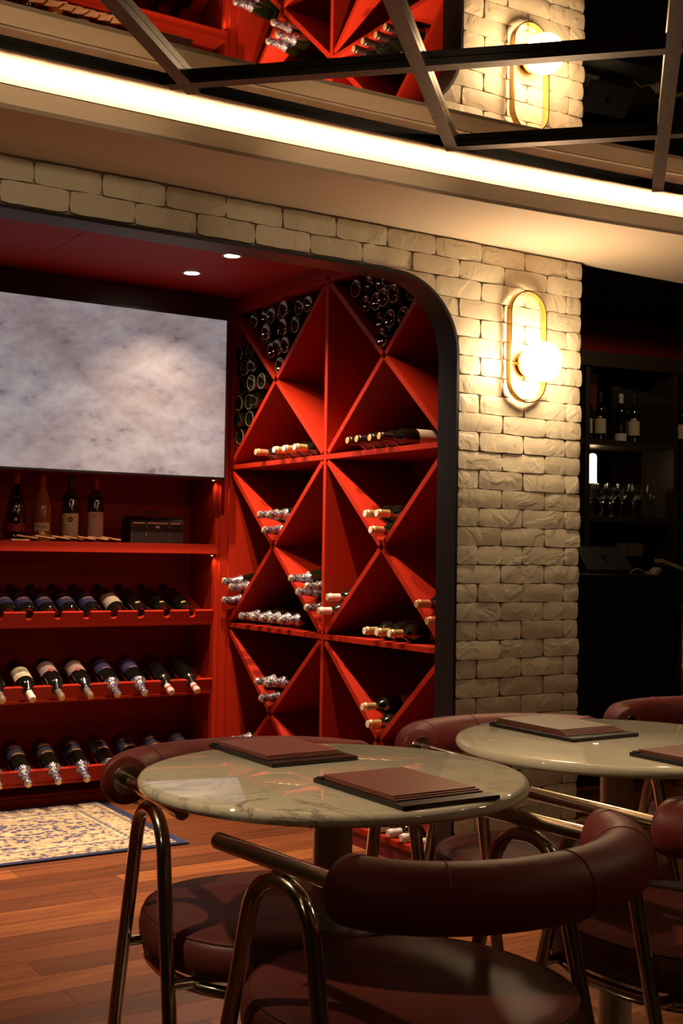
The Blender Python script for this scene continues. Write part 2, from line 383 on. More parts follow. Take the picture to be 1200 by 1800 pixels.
# ---- floor
fl = box('floor', (-2.6, -2.0, -0.06), (7.5, 8.2, -0.005), FLOORW); tag(fl, kind='structure')
pw = 0.125; y = 1.25; row = 0; planks = {}
def plank_mesh(L):
    k = round(L, 2)
    if k not in planks:
        bm = bmesh.new(); box_bm(bm, (0, 0, -.005), (k-.0012, pw-.0014, 0.0))
        planks[k] = mesh_of(bm, 'plank')
    return planks[k]
rp = random.Random(3)
while y < 5.40:
    x = -0.4 - rp.random()*0.9; row += 1
    while x < 3.9:
        L = rp.choice((0.90, 1.2, 1.5, 1.8))
        if x+L > -0.2: link('plank', plank_mesh(L), FLOORW, fl, (x, y, 0))
        x += L
    y += pw
# ---- brick wall with the arch
def arc(cx, cz, r, a0, a1, n): return [(cx+r*math.cos(a0+(a1-a0)*i/n), cz+r*math.sin(a0+(a1-a0)*i/n)) for i in range(n+1)]
rim = [(XJ, 0)] + arc(XJ-RC, ZH-RC, RC, 0, PI/2, 14) + arc(XL+RC, ZH-RC, RC, PI/2, PI, 14) + [(XL, 0)]
outer = [(-2.6, 0), (-2.6, 2.5), (XE-.014, 2.5), (XE-.014, 0)]
wall = prism('wall_brick', rim + outer, 'y', YB+.013, YW, MORTAR); tag(wall, kind='structure')
def push(x, z):
    if XL < x < XJ and z < ZH:
        for cx, s in ((XJ-RC, 1), (XL+RC, -1)):
            if (x-cx)*s > 0:
                if z < ZH-RC: return ((XJ if s > 0 else XL), z)
                d = math.hypot(x-cx, z-(ZH-RC))
                if d < RC:
                    d = max(d, 1e-4); return (cx+(x-cx)*RC/d, ZH-RC+(z-ZH+RC)*RC/d)
                return (x, z)
        return (x, ZH)
    return (x, z)
NX, NZ = 7, 3
def brick_bm(x0, z0, L, H, seed):
    rb = random.Random(seed); bm = bmesh.new(); g = []
    wob = [rb.uniform(-.0016, .0016) for _ in range(NX+1)]; wob2 = [rb.uniform(-.0016, .0016) for _ in range(NX+1)]
    tilt = rb.uniform(-.0022, .0022); proud = rb.uniform(-.001, .004)
    for j in range(NZ+1):
        rowv = []
        for i in range(NX+1):
            u, v = i/NX, j/NZ
            x = x0+u*L; z = z0+v*H
            if j == 0: z += wob[i]
            if j == NZ: z += wob2[i]
            if i in (0, NX) and j in (0, NZ): x += .004*(1 if i == 0 else -1); z += .003*(1 if j == 0 else -1)
            edge = i in (0, NX) or j in (0, NZ)
            dy = -proud - tilt*(v-.5)*2 + noise.noise(Vector((x*17+seed, z*17, seed*.37)))*.0035
            dy += .0012 if edge else -.0012
            x, z = push(x, z)
            rowv.append(bm.verts.new((x, YB+dy, z)))
        g.append(rowv)
    for j in range(NZ):
        for i in range(NX):
            vs_ = (g[j][i], g[j][i+1], g[j+1][i+1], g[j+1][i])
            try: bm.faces.new(vs_)
            except ValueError: pass
    bnd = [g[0][i] for i in range(NX+1)] + [g[j][NX] for j in range(1, NZ+1)] + [g[NZ][i] for i in range(NX-1, -1, -1)] + [g[j][0] for j in range(NZ-1, 0, -1)]
    back = [bm.verts.new((v.co.x, YB+.02, v.co.z)) for v in bnd]
    n = len(bnd)
    for i in range(n):
        bm.faces.new((bnd[i], back[i], back[(i+1) % n], bnd[(i+1) % n]))
    bmesh.ops.remove_doubles(bm, verts=bm.verts, dist=.0003)
    bmesh.ops.dissolve_degenerate(bm, edges=bm.edges, dist=.0004)
    return mesh_of(bm, 'brick', True, 55)
CH = .0667; seed = 0
z = 2.256; k = 0
while z > 0.02:
    z0 = z-CH; offs = 0 if k % 2 else -.105
    x = XJ - 16*.2025 + offs
    while x < XE-.01:
        L = .2025; xa = x; xb = min(x+L, XE+random.uniform(-.004, .004))
        if XE-xb < .03: xb = XE+random.uniform(-.004, .004)
        x += L
        if z0 < ZH-RC-.001 and xb > XJ-.02:
            if xb <= XJ+.02: continue
            xa = max(xa, XJ+.002)
        elif z0 < ZH-RC-.001: continue
        if xa < -.1 and z < 2.0: continue
        # skip when swallowed by the opening
        pts = [push(xa, z0), push(xb, z0), push(xb, z), push(xa, z)]
        if max(p[1] for p in pts)-min(p[1] for p in pts) < .008 or xb-xa < .02: continue
        inside = all(push(px, pz) != (px, pz) for px in (xa, xb, (xa+xb)/2) for pz in (z0, z-.004))
        if inside: continue
        seed += 1
        gap = .0022
        link('brick', brick_bm(xa+gap/2, z0+gap/2, xb-xa-gap, min(z, 2.257)-z0-gap, seed), BRICK, wall)
    z = z0; k += 1
# lining of the arch: a 9 mm black shell standing 4 mm proud of the bricks
bm = bmesh.new(); T = .010; prev = None
def shrink():
    return [(XJ-T, 0)] + arc(XJ-RC, ZH-RC, RC-T, 0, PI/2, 24) + arc(XL+RC, ZH-RC, RC-T, PI/2, PI, 24) + [(XL+T, 0)]
inn = shrink(); out = [(XJ+.001, 0)] + arc(XJ-RC, ZH-RC, RC+.001, 0, PI/2, 24) + arc(XL+RC, ZH-RC, RC+.001, PI/2, PI, 24) + [(XL-.001, 0)]
for (a, b), (c, d) in zip(inn, out):
    q = [bm.verts.new(p) for p in ((a, YB-.006, b), (a, YW+.004, b), (c, YW+.004, d), (c, YB-.006, d))]
    if prev:
        for i in range(4): bm.faces.new((prev[i], prev[(i+1) % 4], q[(i+1) % 4], q[i]))
    prev = q
tr = link('trim_1', mesh_of(bm, 'arch_lining', True, 40), LINING); tag(tr, kind='structure')

# ---- ceiling: soffit, cove, mirror
def edge_y(x):
    t = (x-.9)/2.3
    return 3.032 - .118*t*t - (.02*max(0, x-2.3)**2)
def mir_y(x): return edge_y(x) - .062 - .012*math.sin((x-.4)*1.4)
xs = [-2.6+i*.1 for i in range(0, 102)]
def strip_slab(name, f0, f1, z0, z1, mat, xs=xs, parent=None):
    bm = bmesh.new(); prev = None
    for x in xs:
        q = [bm.verts.new(p) for p in ((x, f0(x), z0), (x, f1(x), z0), (x, f1(x), z1), (x, f0(x), z1))]
        if prev:
            for i in range(4): bm.faces.new((prev[i], prev[(i+1) % 4], q[(i+1) % 4], q[i]))
        else: bm.faces.new(q)
        prev = q
    bm.faces.new(prev[::-1])
    return link(name, mesh_of(bm, name, True, 30), mat, parent)
so = strip_slab('ceiling', lambda x: edge_y(x), lambda x: YB+.03 if x < XE+.02 else YB+.03, ZS, ZS+.012, PLASTER); tag(so, kind='structure')
strip_slab('soffit_lip', edge_y, lambda x: edge_y(x)+.014, ZS+.0005, 2.322, simple('lit_lip_plaster', (.85, .68, .48), .7), parent=so)  # plaster lightened on the lip to stand for light falling on it
strip_slab('cove_black_strip', lambda x: edge_y(x)-.0004, lambda x: edge_y(x)+.0145, 2.3222, 2.3245, BLACK, parent=so)  # black cap added to hide the lit lip top from the mirror
strip_slab('cove_top', mir_y, lambda x: edge_y(x)+.26, 2.385, 2.42, PLASTER, parent=so)
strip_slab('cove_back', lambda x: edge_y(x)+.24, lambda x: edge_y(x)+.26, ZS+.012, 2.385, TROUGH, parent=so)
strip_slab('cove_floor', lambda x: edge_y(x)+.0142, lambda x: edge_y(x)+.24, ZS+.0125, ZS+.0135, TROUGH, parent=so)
strip_slab('cove_black_strip', lambda x: mir_y(x)-.004, lambda x: mir_y(x)+.001, 2.3815, 2.404, BLACK, parent=so)
led = strip_slab('led_strip', lambda x: edge_y(x)+.042, lambda x: edge_y(x)+.058, ZS+.014, ZS+.022, LED, xs=[-1.2+i*.1 for i in range(0, 62)])
tag(led, 'warm white glowing light strip hidden in the curved ceiling cove', 'light strip')
cm = box('ceiling_mirror', (-2.6, -2.0, 2.412), (7.5, 3.3, 2.43), BLACK); cm.name = 'ceiling.001'; tag(cm, kind='structure')
S2 = .875; c1 = -1.575; c2 = 4.262; G = .014
def clip_y(p): return (p[0], min(p[1], mir_y(p[0])))
for i in range(-4, 5):
    for j in range(-6, 3):
        # cell between dir1 lines x-y = c1+i*S2.., dir2 lines x+y = c2+j*S2..
        a0, a1 = c1+i*S2+G, c1+(i+1)*S2-G; b0, b1 = c2+j*S2+G, c2+(j+1)*S2-G
        co = [((a+b)/2, (b-a)/2) for a, b in ((a0, b0), (a1, b0), (a1, b1), (a0, b1))]
        if min(p[1] for p in co) > mir_y(co[0][0])-.02 or max(p[1] for p in co) < 0.2 or co[0][0] > 5.5 or co[1][0] < -.8: continue
        poly = []
        for q in range(4):
            p0, p1 = co[q], co[(q+1) % 4]
            for s in range(14):
                t = s/14; poly.append((p0[0]+(p1[0]-p0[0])*t, p0[1]+(p1[1]-p0[1])*t))
        cl = [clip_y(p) for p in poly]; pp = []
        for p in cl:
            if not pp or math.hypot(p[0]-pp[-1][0], p[1]-pp[-1][1]) > 1e-4: pp.append(p)
        # drop back-tracking points along the curve
        pp = [p for n_, p in enumerate(pp) if not (abs(p[1]-mir_y(p[0])) < 1e-6 and abs(pp[n_-1][1]-mir_y(pp[n_-1][0])) < 1e-6 and abs(pp[(n_+1) % len(pp)][1]-mir_y(pp[(n_+1) % len(pp)][0])) < 1e-6 and False)]
        if len(pp) < 3: continue
        try: prism('mirror_pane', pp, 'z', 2.398, 2.412, MIRROR, cm)
        except Exception: pass
def strip(kind, c, t0, t1):
    bm = bmesh.new(); hw = .019
    d = Vector((1, 1, 0)).normalized() if kind == 1 else Vector((1, -1, 0)).normalized()
    nrm = Vector((-d.y, d.x, 0))
    o = Vector((c/2, -c/2, 0)) if kind == 1 else Vector((c/2, c/2, 0))
    zb, zt = (2.378, 2.397) if kind == 1 else (2.379, 2.3965)
    a, b = o+d*t0, o+d*t1
    def pr(p, z): return bm.verts.new((p.x, p.y, z))
    q = [pr(a-nrm*hw, zb), pr(b-nrm*hw, zb), pr(b+nrm*hw, zb), pr(a+nrm*hw, zb), pr(a-nrm*hw, zt), pr(b-nrm*hw, zt), pr(b+nrm*hw, zt), pr(a+nrm*hw, zt)]
    for f in ((0,3,2,1),(4,5,6,7),(0,1,5,4),(1,2,6,5),(2,3,7,6),(3,0,4,7)): bm.faces.new([q[i] for i in f])
    bm.faces.ensure_lookup_table()
    for f in list(bm.faces)[2:]: f.material_index = 1
    me = mesh_of(bm); me.materials.append(BRONZE); me.materials.append(BLACK)
    link('divider_strip', me, None, cm)
for i in range(-3, 5):
    c = c1+i*S2
    # end of the strip: where it meets the cove edge
    t1 = 0.0; o = Vector((c/2, -c/2)); t = -6.0; last = t
    while t < 9:
        x, y = o.x+t*.7071, o.y+t*.7071
        if y < mir_y(x)+.012 and x < 6.5: last = t
        t += .01
    strip(1, c, last-4.2, last)
for j in range(-5, 4):
    c = c2+j*S2; o = Vector((c/2, c/2)); t = -6.0; first = None
    while t < 9:
        x, y = o.x+t*.7071, o.y-t*.7071
        if y < mir_y(x)+.004: first = t; break
        t += .01
    strip(2, c, first+.004, first+4.4)

# ---- alcove shell
al = box('wall_alcove_back', (XL-.1, 5.60, 0), (3.12, 5.66, 2.5), RED); tag(al, kind='structure')
tag(box('wall_alcove_left', (XL-.12, YW, 0), (XL-.06, 5.6, 2.5), RED), kind='structure')
tag(box('wall_alcove_right', (3.085, YW, 0), (3.125, 5.6, 2.5), REDD), kind='structure')
ac = box('ceiling', (XL-.06, YW+.002, ZA), (3.085, 5.6, ZA+.03), REDC); tag(ac, kind='structure')
# seam of the access panel
for a, b in (((.98, 4.806), (1.625, 4.806)), ((1.622, 4.36), (1.625, 4.806)), ((.98, 4.36), (1.625, 4.36)), ((.98, 4.36), (.983, 4.806))):
    box('panel_seam', (min(a[0], b[0]), min(a[1], b[1]), ZA-.0008), (max(a[0], b[0])+.002, max(a[1], b[1])+.002, ZA+.001), simple('dark_seam', (.10, .004, .004), .8) if 'dark_seam' not in bpy.data.materials else bpy.data.materials['dark_seam'], ac)
# ---- rest of the room (outside the frame, seen only in reflections)
tag(box('wall_front', (-2.6, -2.06, 0), (7.5, -2.0, 2.9), DARKWALL), kind='structure')
tag(box('wall_left', (-2.66, -2.06, 0), (-2.6, 3.38, 2.9), DARKWALL), kind='structure')
tag(box('wall_right', (7.5, -2.06, 0), (7.56, 8.2, 3.0), DARKWALL), kind='structure')
tag(box('wall_back', (3.125, 8.14, 0), (7.5, 8.2, 3.0), DARKWALL), kind='structure')
tag(box('ceiling', (3.0, YB+.04, 2.70), (7.5, 8.2, 2.76), DARKWALL), kind='structure')

# ---- recessed downlights
def downlight(x, y, zc, label, group=None, r=.032, lens=LENS):
    t = empty('ceiling_downlight', (x, y, zc), label, 'light', group)
    link('trim_ring', lathe([(r, -.004), (r+.012, -.004), (r+.014, 0), (r, 0.0), (r, -.004)], 24, 'ring'), WHITEP, t)
    link('lens', lathe([(0, -.0035), (r, -.0035), (r, -.001), (0, -.001)], 24, 'lens'), lens, t)
    return t
downlight(2.25, 4.80, ZA-.001, 'small lit recessed downlight in the red ceiling, the one nearer the screen')
downlight(2.25, 4.42, ZA-.001, 'small lit recessed downlight in the red ceiling, the one nearer the arch')
downlight(2.25, 3.88, ZA-.001, 'recessed downlight in the red ceiling just behind the arch head')
# ================================================================== DIAMOND RACK
XB = 3.06; ZR = [.065, .806, 1.555, 2.300]; YR = [3.500, 4.350, 5.222]; TH = .022
rack = empty('wine_rack', (XR, 4.35, 0), 'red built-in wine rack of diamond cells on the right of the alcove', 'wine rack')
def rbox(name, a, b, mat=RED): return box(name, (a[0]-XR, a[1]-4.35, a[2]), (b[0]-XR, b[1]-4.35, b[2]), mat, rack, .0012 if name == 'shelf' else 0)
rbox('back_panel', (XB, 3.49, 0), (XB+.02, 5.59, ZA-.002))
for yy in YR: rbox('upright', (XR, yy-TH/2, 0), (XB, yy+TH/2, ZR[3]))
for zz in ZR:
    for a, b in ((YR[0], YR[1]), (YR[1], YR[2])):
        rbox('shelf', (XR, a+TH/2, zz-TH/2), (XB, b-TH/2, zz+TH/2))
rbox('top_rail', (XR-.004, 3.492, 2.300+TH/2), (XR+.03, 5.30, ZA-.001))
rbox('plinth', (XR+.004, 3.50, 0), (XR+.02, 5.22, ZR[0]-TH/2), REDD)
rbox('corner_stile', (XR-.036, 5.2345, 0), (XR+.02, 5.60, ZA-.002))
def diag(y0, z0, y1, z1):
    bm = bmesh.new(); d = Vector((y1-y0, z1-z0)).normalized(); nn = Vector((-d.y, d.x))*TH/2
    a = Vector((y0, z0))+d*.014; b = Vector((y1, z1))-d*.014
    pts = [a-nn, b-nn, b+nn, a+nn]
    v0 = [bm.verts.new((0.001, p.x-4.35, p.y)) for p in pts]; v1 = [bm.verts.new((XB-XR, p.x-4.35, p.y)) for p in pts]
    bm.faces.new(v0); bm.faces.new(v1[::-1])
    for i in range(4): bm.faces.new((v0[i], v0[(i+1) % 4], v1[(i+1) % 4], v1[i]))
    link('diagonal_board', mesh_of(bm), RED, rack)
for r in range(3):
    for c in range(2):
        y0, y1 = YR[c]+TH/2, YR[c+1]-TH/2; z0, z1 = ZR[r]+TH/2, ZR[r+1]-TH/2; ym, zm = (y0+y1)/2, (z0+z1)/2
        for yy, zz in ((y0, z0), (y1, z0), (y0, z1), (y1, z1)): diag(yy, zz, ym, zm)
# ================================================================== BOTTLES
def prof_bordeaux(L=.300, R=.0375, rn=.0142):
    return [(0, .020), (R*.55, .008), (R*.80, .0012), (R*.90, 0), (R*.985, .004), (R, .012), (R, .185), (R*.97, .197), (R*.85, .210), (R*.62, .222), (rn*1.25, .234), (rn, .244), (rn, L-.022), (rn*1.12, L-.020), (rn*1.12, L-.012), (rn*.96, L-.010), (rn*.96, L-.004), (0, L-.003)]
def prof_burgundy(L=.300, R=.0415, rn=.0145):
    return [(0, .030), (R*.5, .016), (R*.82, .0015), (R*.9, 0), (R*.985, .005), (R, .014), (R, .135), (R*.96, .155), (R*.84, .180), (R*.66, .204), (R*.48, .224), (rn*1.15, .244), (rn, .256), (rn, L-.022), (rn*1.14, L-.02), (rn*1.14, L-.012), (rn*.96, L-.010), (0, L-.003)]
ME = {'bordeaux': lathe(prof_bordeaux(), 28, 'bottle_body'), 'burgundy': lathe(prof_burgundy(), 28, 'bottle_body'),
      'wide': lathe(prof_bordeaux(R=.0420), 28, 'bottle_body'), 'base_only': lathe(prof_burgundy(R=.0385), 28, 'bottle_body')}
def capsule_mesh(L=.300, rn=.0142, ln=.062, tip=False):
    r = rn+.0009
    return lathe([(r-.0005, L-ln), (r, L-ln), (r, L-.024), (r+.0016, L-.021), (r+.0016, L-.012), (r-.0006, L-.009), (r-.0006, L-.0005), (r-.003, L+.0005)], 20, 'capsule')
def disc_mesh(r, z): return lathe([(0, z+.0006), (r*.92, z+.0006), (r, z-.0004)], 20, 'cap_end')
def champ_caps(body):
    # crinkled foil over neck and shoulder, bulging over the wired cork
    bm = bmesh.new(); L = .300; ref = [(r, z) for r, z in body if .15 < z < L-.03]
    def R(z):
        for (r0, z0), (r1, z1) in zip(ref, ref[1:]):
            if z0 <= z <= z1: return r0+(r1-r0)*(z-z0)/(z1-z0)
        return ref[-1][0]
    pr = [(R(z)+.0016, z) for z in (.206, .212, .218, .224, .230, .236, .243, .250, .258)]
    lathe_bm(bm, pr+[(.0168, L-.034), (.0156, L-.028), (.0165, L-.016), (.0172, L-.006), (.0140, L+.001), (0, L+.003)], 22)
    for v in bm.verts:
        k = noise.noise(v.co*170)*.05
        if v.co.z < .209: v.co.z += noise.noise(v.co*90)*.012
        v.co.x *= 1.02+k; v.co.y *= 1.02+k
    return mesh_of(bm, 'foil', True)
CAPM = capsule_mesh(); ENDM = disc_mesh(.0130, .3006); CHM = {'burgundy': champ_caps(prof_burgundy()), 'wide': champ_caps(prof_bordeaux(R=.0420))}; CHEND = disc_mesh(.0098, .3036)
def label_mesh(R, z0, z1, half, bow=0):
    bm = bmesh.new(); n = 14; r = R+.0007; pr = None
    for i in range(n+1):
        a = -half+2*half*i/n; t = (2*i/n-1)
        q = [bm.verts.new((r*math.cos(a), r*math.sin(a), z0)), bm.verts.new((r*math.cos(a), r*math.sin(a), z1+bow*(1-t*t)))]
        if pr: bm.faces.new((pr[0], q[0], q[1], pr[1]))
        pr = q
    return mesh_of(bm, 'label', True)
LBM = label_mesh(.0375, .045, .135, 1.25); LBG = label_mesh(.0415, .030, .100, 1.15); LBSH = label_mesh(.0375, .100, .165, 1.25)
# prototype store
def bottle(label, group, body='bordeaux', glass=GLASSD, cap=None, capend=None, lab=None, labm=None, champ=False, cat='bottle', extra=None):
    t = empty('wine_bottle', (0, 0, 0), label, cat, group)
    link('bottle_glass', ME[body].copy() if not ME[body].materials else ME[body], None, t)
    g = t.children[0]; g.data = ME[body + str(id(glass))] if (body + str(id(glass))) in ME else g.data
    if (body + str(id(glass))) not in ME:
        m2 = ME[body].copy(); m2.materials.clear(); m2.materials.append(glass); ME[body+str(id(glass))] = m2; g.data = m2
    if champ:
        link('foil', CHM[body], FOIL, t); link('cap_end', CHEND, GOLD, t)
    elif cap:
        cm_ = capcache(cap); link('capsule', cm_, None, t)
        link('cap_end', endcache(capend or GOLD), None, t)
    if lab:
        m3 = (labm or LBM).copy(); m3.materials.clear(); m3.materials.append(lab); link('paper_label', m3, None, t)
    if extra: extra(t)
    return t
_cc = {}
def capcache(mat):
    k = 'c'+mat.name
    if k not in _cc: m = CAPM.copy(); m.materials.append(mat); _cc[k] = m
    return _cc[k]
def endcache(mat):
    k = 'e'+mat.name
    if k not in _cc: m = ENDM.copy(); m.materials.append(mat); _cc[k] = m
    return _cc[k]
[m_.materials.append(FOIL) for m_ in CHM.values()]; CHEND.materials.append(GOLD)
def orient(o, p_tip, direction, roll, L=.300, face=None):
    """lay the bottle so that its mouth is at p_tip and its axis (base->mouth) runs along direction"""
    d = Vector(direction).normalized(); q = d.to_track_quat('Z', 'Y')
    o.rotation_mode = 'QUATERNION'; o.rotation_quaternion = q @ Vector((0, 0, 1)).rotation_difference(Vector((0, 0, 1)))
    from mathutils import Quaternion
    if face is not None:
        fx = q.inverted() @ Vector(face); roll = math.atan2(fx.y, fx.x) + roll
    o.rotation_quaternion = q @ Quaternion((0, 0, 1), roll)
    o.location = Vector(p_tip) - d*L
OUT = (-1, 0, 0)
ordn = ['first', 'second', 'third', 'fourth', 'fifth', 'sixth', 'seventh', 'eighth', 'ninth']
rb = random.Random(11)
def side_bottle(y, z, label, group, kind, p=.05, out=None, roll=None):
    if kind == 'foil': o = bottle(label, group, 'burgundy', GLASSG, champ=True, lab=LABDB, labm=LBG)
    elif kind == 'gold': o = bottle(label, group, 'bordeaux', GLASSD, cap=CAPBK, capend=GOLD, lab=LABC)
    elif kind == 'goldfoil': o = bottle(label, group, 'bordeaux', GLASSD, cap=GOLD, capend=CAPW, lab=LABC)
    elif kind == 'red': o = bottle(label, group, 'bordeaux', GLASSD, cap=CAPORG, capend=GOLD, lab=LABW)
    elif kind == 'pink': o = bottle(label, group, 'bordeaux', GLASSD, cap=CAPPK, capend=GOLD, lab=LABW)
    elif kind == 'white': o = bottle(label, group, 'bordeaux', GLASSD, cap=CAPW, capend=CAPPK, lab=LABW)
    else: o = bottle(label, group, 'bordeaux', GLASSD, cap=CAPBK, capend=GOLD, lab=LABC)
    orient(o, (XR-p, y, z), out or (-1, rb.uniform(-.02, .02), -.0), rb.uniform(-.3, .3) if roll is None else roll)
    return o
GR = 'bottles lying neck-out in the diamond rack'
def neck(y, z, where, kind, p=.05, **k):
    txt = {'foil': 'foil-necked bottle ', 'gold': 'black-capped bottle ', 'goldfoil': 'gold-capped bottle ', 'red': 'orange-capped bottle ',
           'pink': 'pinkish-capped bottle ', 'white': 'white-capped bottle '}[kind]
    return side_bottle(y, z, txt+where, GR, kind, p, **k)
RB = .0415; RO = .0375; H0 = .011
# column near the screen is "left column", column near the arch is "right column"
a = math.atan2(ZR[1]-ZR[0], YR[1]-YR[0])       # slope of the diagonals
ym = [(YR[0]+YR[1])/2, (YR[1]+YR[2])/2]; zm = [(ZR[i]+ZR[i+1])/2 for i in range(3)]
def vz(col, row, y, R):    # axis height of a bottle resting in the V of a cell (touching one board)
    dy = abs(y-ym[col]); return zm[row] + dy*math.tan(a) + (R+H0)/math.cos(a)
def v_apex(row, R): return zm[row] + (R+H0)/math.cos(a)
def trio(col, row, kind, where, R):
    z1 = zm[row]+(R+H0)/math.cos(a)
    # lower bottle in the notch, two above it resting on the boards
    dyy = R*1.06; z2 = z1+math.sqrt(max((2*R)**2-dyy**2, 0))*1.0
    z2 = max(z2, zm[row]+dyy*math.tan(a)+(R+H0)/math.cos(a))
    neck(ym[col], z1+.001, 'lowest in the V of '+where, kind)
    neck(ym[col]+dyy, z2+.001, 'upper left in the V of '+where, kind)
    neck(ym[col]-dyy, z2+.001, 'upper right in the V of '+where, kind)
trio(1, 1, 'foil', 'the left column below the first shelf', RB)
trio(0, 1, 'goldfoil', 'the right column below the first shelf', RO)
trio(1, 0, 'foil', 'the left column below the second shelf', RB)
neck(ym[0]+.038, v_apex(0, RO)+.062, 'upper one in the V of the right column below the second shelf', 'goldfoil')
neck(ym[0], v_apex(0, RO)+.001, 'lower one in the V of the right column below the second shelf', 'goldfoil')
# bottles on the shelves
for i, (yy, kd) in enumerate(((4.868, 'red'), (4.700, 'goldfoil'), (4.612, 'goldfoil'), (4.520, 'goldfoil'))):
    neck(yy, ZR[2]+H0+RO+.001, ordn[i]+' from the left on the first shelf of the left column', kd)
for i, yy in enumerate((4.108, 4.026, 3.948, 3.868)):
    neck(yy, ZR[2]+H0+RO+.001, ordn[i]+' from the left on the first shelf of the right column', 'gold', p=.045+.01*(i % 2))
for i, yy in enumerate((4.990, 4.880, 4.795, 4.710, 4.625)):
    neck(yy, ZR[1]+H0+RB+.001, ordn[i]+' from the left on the second shelf of the left column', 'foil')
for i, yy in enumerate((3.957, 3.872, 3.788)):
    neck(yy, ZR[1]+H0+RO+.001, ordn[i]+' from the left on the second shelf of the right column', 'goldfoil')
# side cells: bottles lying on the rising board against the upright
def side_cell(y, z, where, kind): neck(y, z, where, kind)
def lside(col, row, ys, kind, where, R, right=False):
    y0, y1 = YR[col]+TH/2, YR[col+1]-TH/2
    cnt = 0
    for yy, lift in ys:
        e = (yy-(YR[col]+TH/2)) if right else ((YR[col+1]-TH/2)-yy)    # distance from the upright
        zb = ZR[row]+TH/2 + e*math.tan(a) + (R+H0)/math.cos(a) + .001 + lift
        neck(yy, zb, ('lowest', 'second lowest', 'third lowest', 'topmost')[cnt]+' '+where, kind); cnt += 1
lside(1, 1, ((5.211-RB-.001, 0), (5.211-RB-.074, .0), (5.211-RB-.002, .088)), 'foil', 'left of the left column cross, between the shelves', RB)
lside(1, 1, ((4.361+RB+.001, 0), (4.361+RB+.074, .0), (4.361+RB+.002, .088), (4.361+RB+.137, 0)), 'foil', 'right of the left column cross, between the shelves', RB, right=True)
lside(0, 1, ((4.339-RO-.001, 0), (4.339-RO-.068, 0)), 'pink', 'just right of the middle upright, between the shelves', RO)
lside(0, 1, ((3.511+RO+.001, 0), (3.511+RO+.068, 0)), 'red', 'beside the black arch, between the shelves', RO, right=True)
lside(1, 0, ((5.211-RB-.001, 0), (5.211-RB-.120, 0)), 'foil', 'at the lower left of the diamond rack', RB)
for i, yy in enumerate((3.949, 3.862, 3.777, 3.692, 3.600)):
    neck(yy, ZR[0]+H0+RO+.001, ordn[i]+' from the left on the bottom shelf of the rack', 'white')
# cells stuffed with bottles lying base-out
GLINT = simple('pale_olive_glint', (.20, .20, .12), .06, spec=.9, coat=1)  # pale ring painted for light caught on the bottle base rim
_b = bmesh.new(); tube_bm(_b, [(.0345*math.cos(2*PI*k/28), .0345*math.sin(2*PI*k/28), .0016) for k in range(28)], .0019, 6, closed=True); HM = mesh_of(_b, 'glint', True); HM.materials.append(GLINT)
def base_out(y, z, label, group, g):
    o = bottle(label, group, 'base_only', g)
    if rb.random() < .7: link('glint_ring', HM, None, o)
    d = Vector((1, rb.uniform(-.03, .03), rb.uniform(-.012, .012)))
    L = .300; dd = d.normalized(); bx = XR + rb.uniform(-.020, .035)
    orient(o, Vector((bx, y, z))+dd*L, dd, rb.uniform(0, 6))
    return o
RS = .0388
def fill_v(col, row, label, group):
    z = zm[row]+(RS+H0)/math.cos(a)+.002; n = 0; lv = 0
    RN = ('lowest row', 'second row up', 'third row up', 'fourth row up', 'top row', 'upmost row')
    top = ZR[row+1]-TH/2-RS-.003
    while z < top:
        half = (z-zm[row])/math.tan(a) - (RS+H0)/math.sin(a)
        half = max(half, 0); cnt = int((2*half)/(2*RS+.003))+1
        half = min(half, (YR[col+1]-YR[col])/2-TH/2-RS)
        stag = (2*half-(cnt-1)*(2*RS+.002))/2
        for i in range(cnt):
            yy = ym[col]-half+stag+i*(2*RS+.002) if cnt > 1 else ym[col]
            base_out(yy, z+rb.uniform(0, .001), label+', '+RN[min(lv, 5)]+', '+ordn[min(cnt-1-i, 8)]+' from left', group, GLASSG if rb.random() < .35 else GLASSD)
        z += .079 if cnt < 2 else .0795; lv += 1
fill_v(0, 2, 'base-out bottle, top cell of right column', 'bottles in the top cell of the right column')
fill_v(1, 2, 'base-out bottle, top cell of left column', 'bottles in the top cell of the left column')
# left triangle of the left column, top row: heap between the rising board and the upright, mixed
z = ZR[2]+H0+.055; 
top = 2.12; lev = 0
while z < top:
    # free width from the board up to the upright
    if z < zm[2]: yl = YR[2]-TH/2-(z-ZR[2]-TH/2)/math.tan(a) + (RS+H0)/math.sin(a)
    else: yl = YR[2]-TH/2-(ZR[3]-TH/2-z)/math.tan(a) + (RS+H0)/math.sin(a)+.006
    yy = YR[2]-TH/2-RS-.001; kk = 0; lev += 1
    while yy >= yl:
        base_out(yy, z, 'dark bottle in the left triangular cell beside the screen, '+ordn[lev-1]+' level up, '+ordn[kk], 'bottles in the left triangular cell by the screen', GLASSG if rb.random() < .3 else GLASSD)
        yy -= 2*RS+.002; kk += 1
    z += .0795
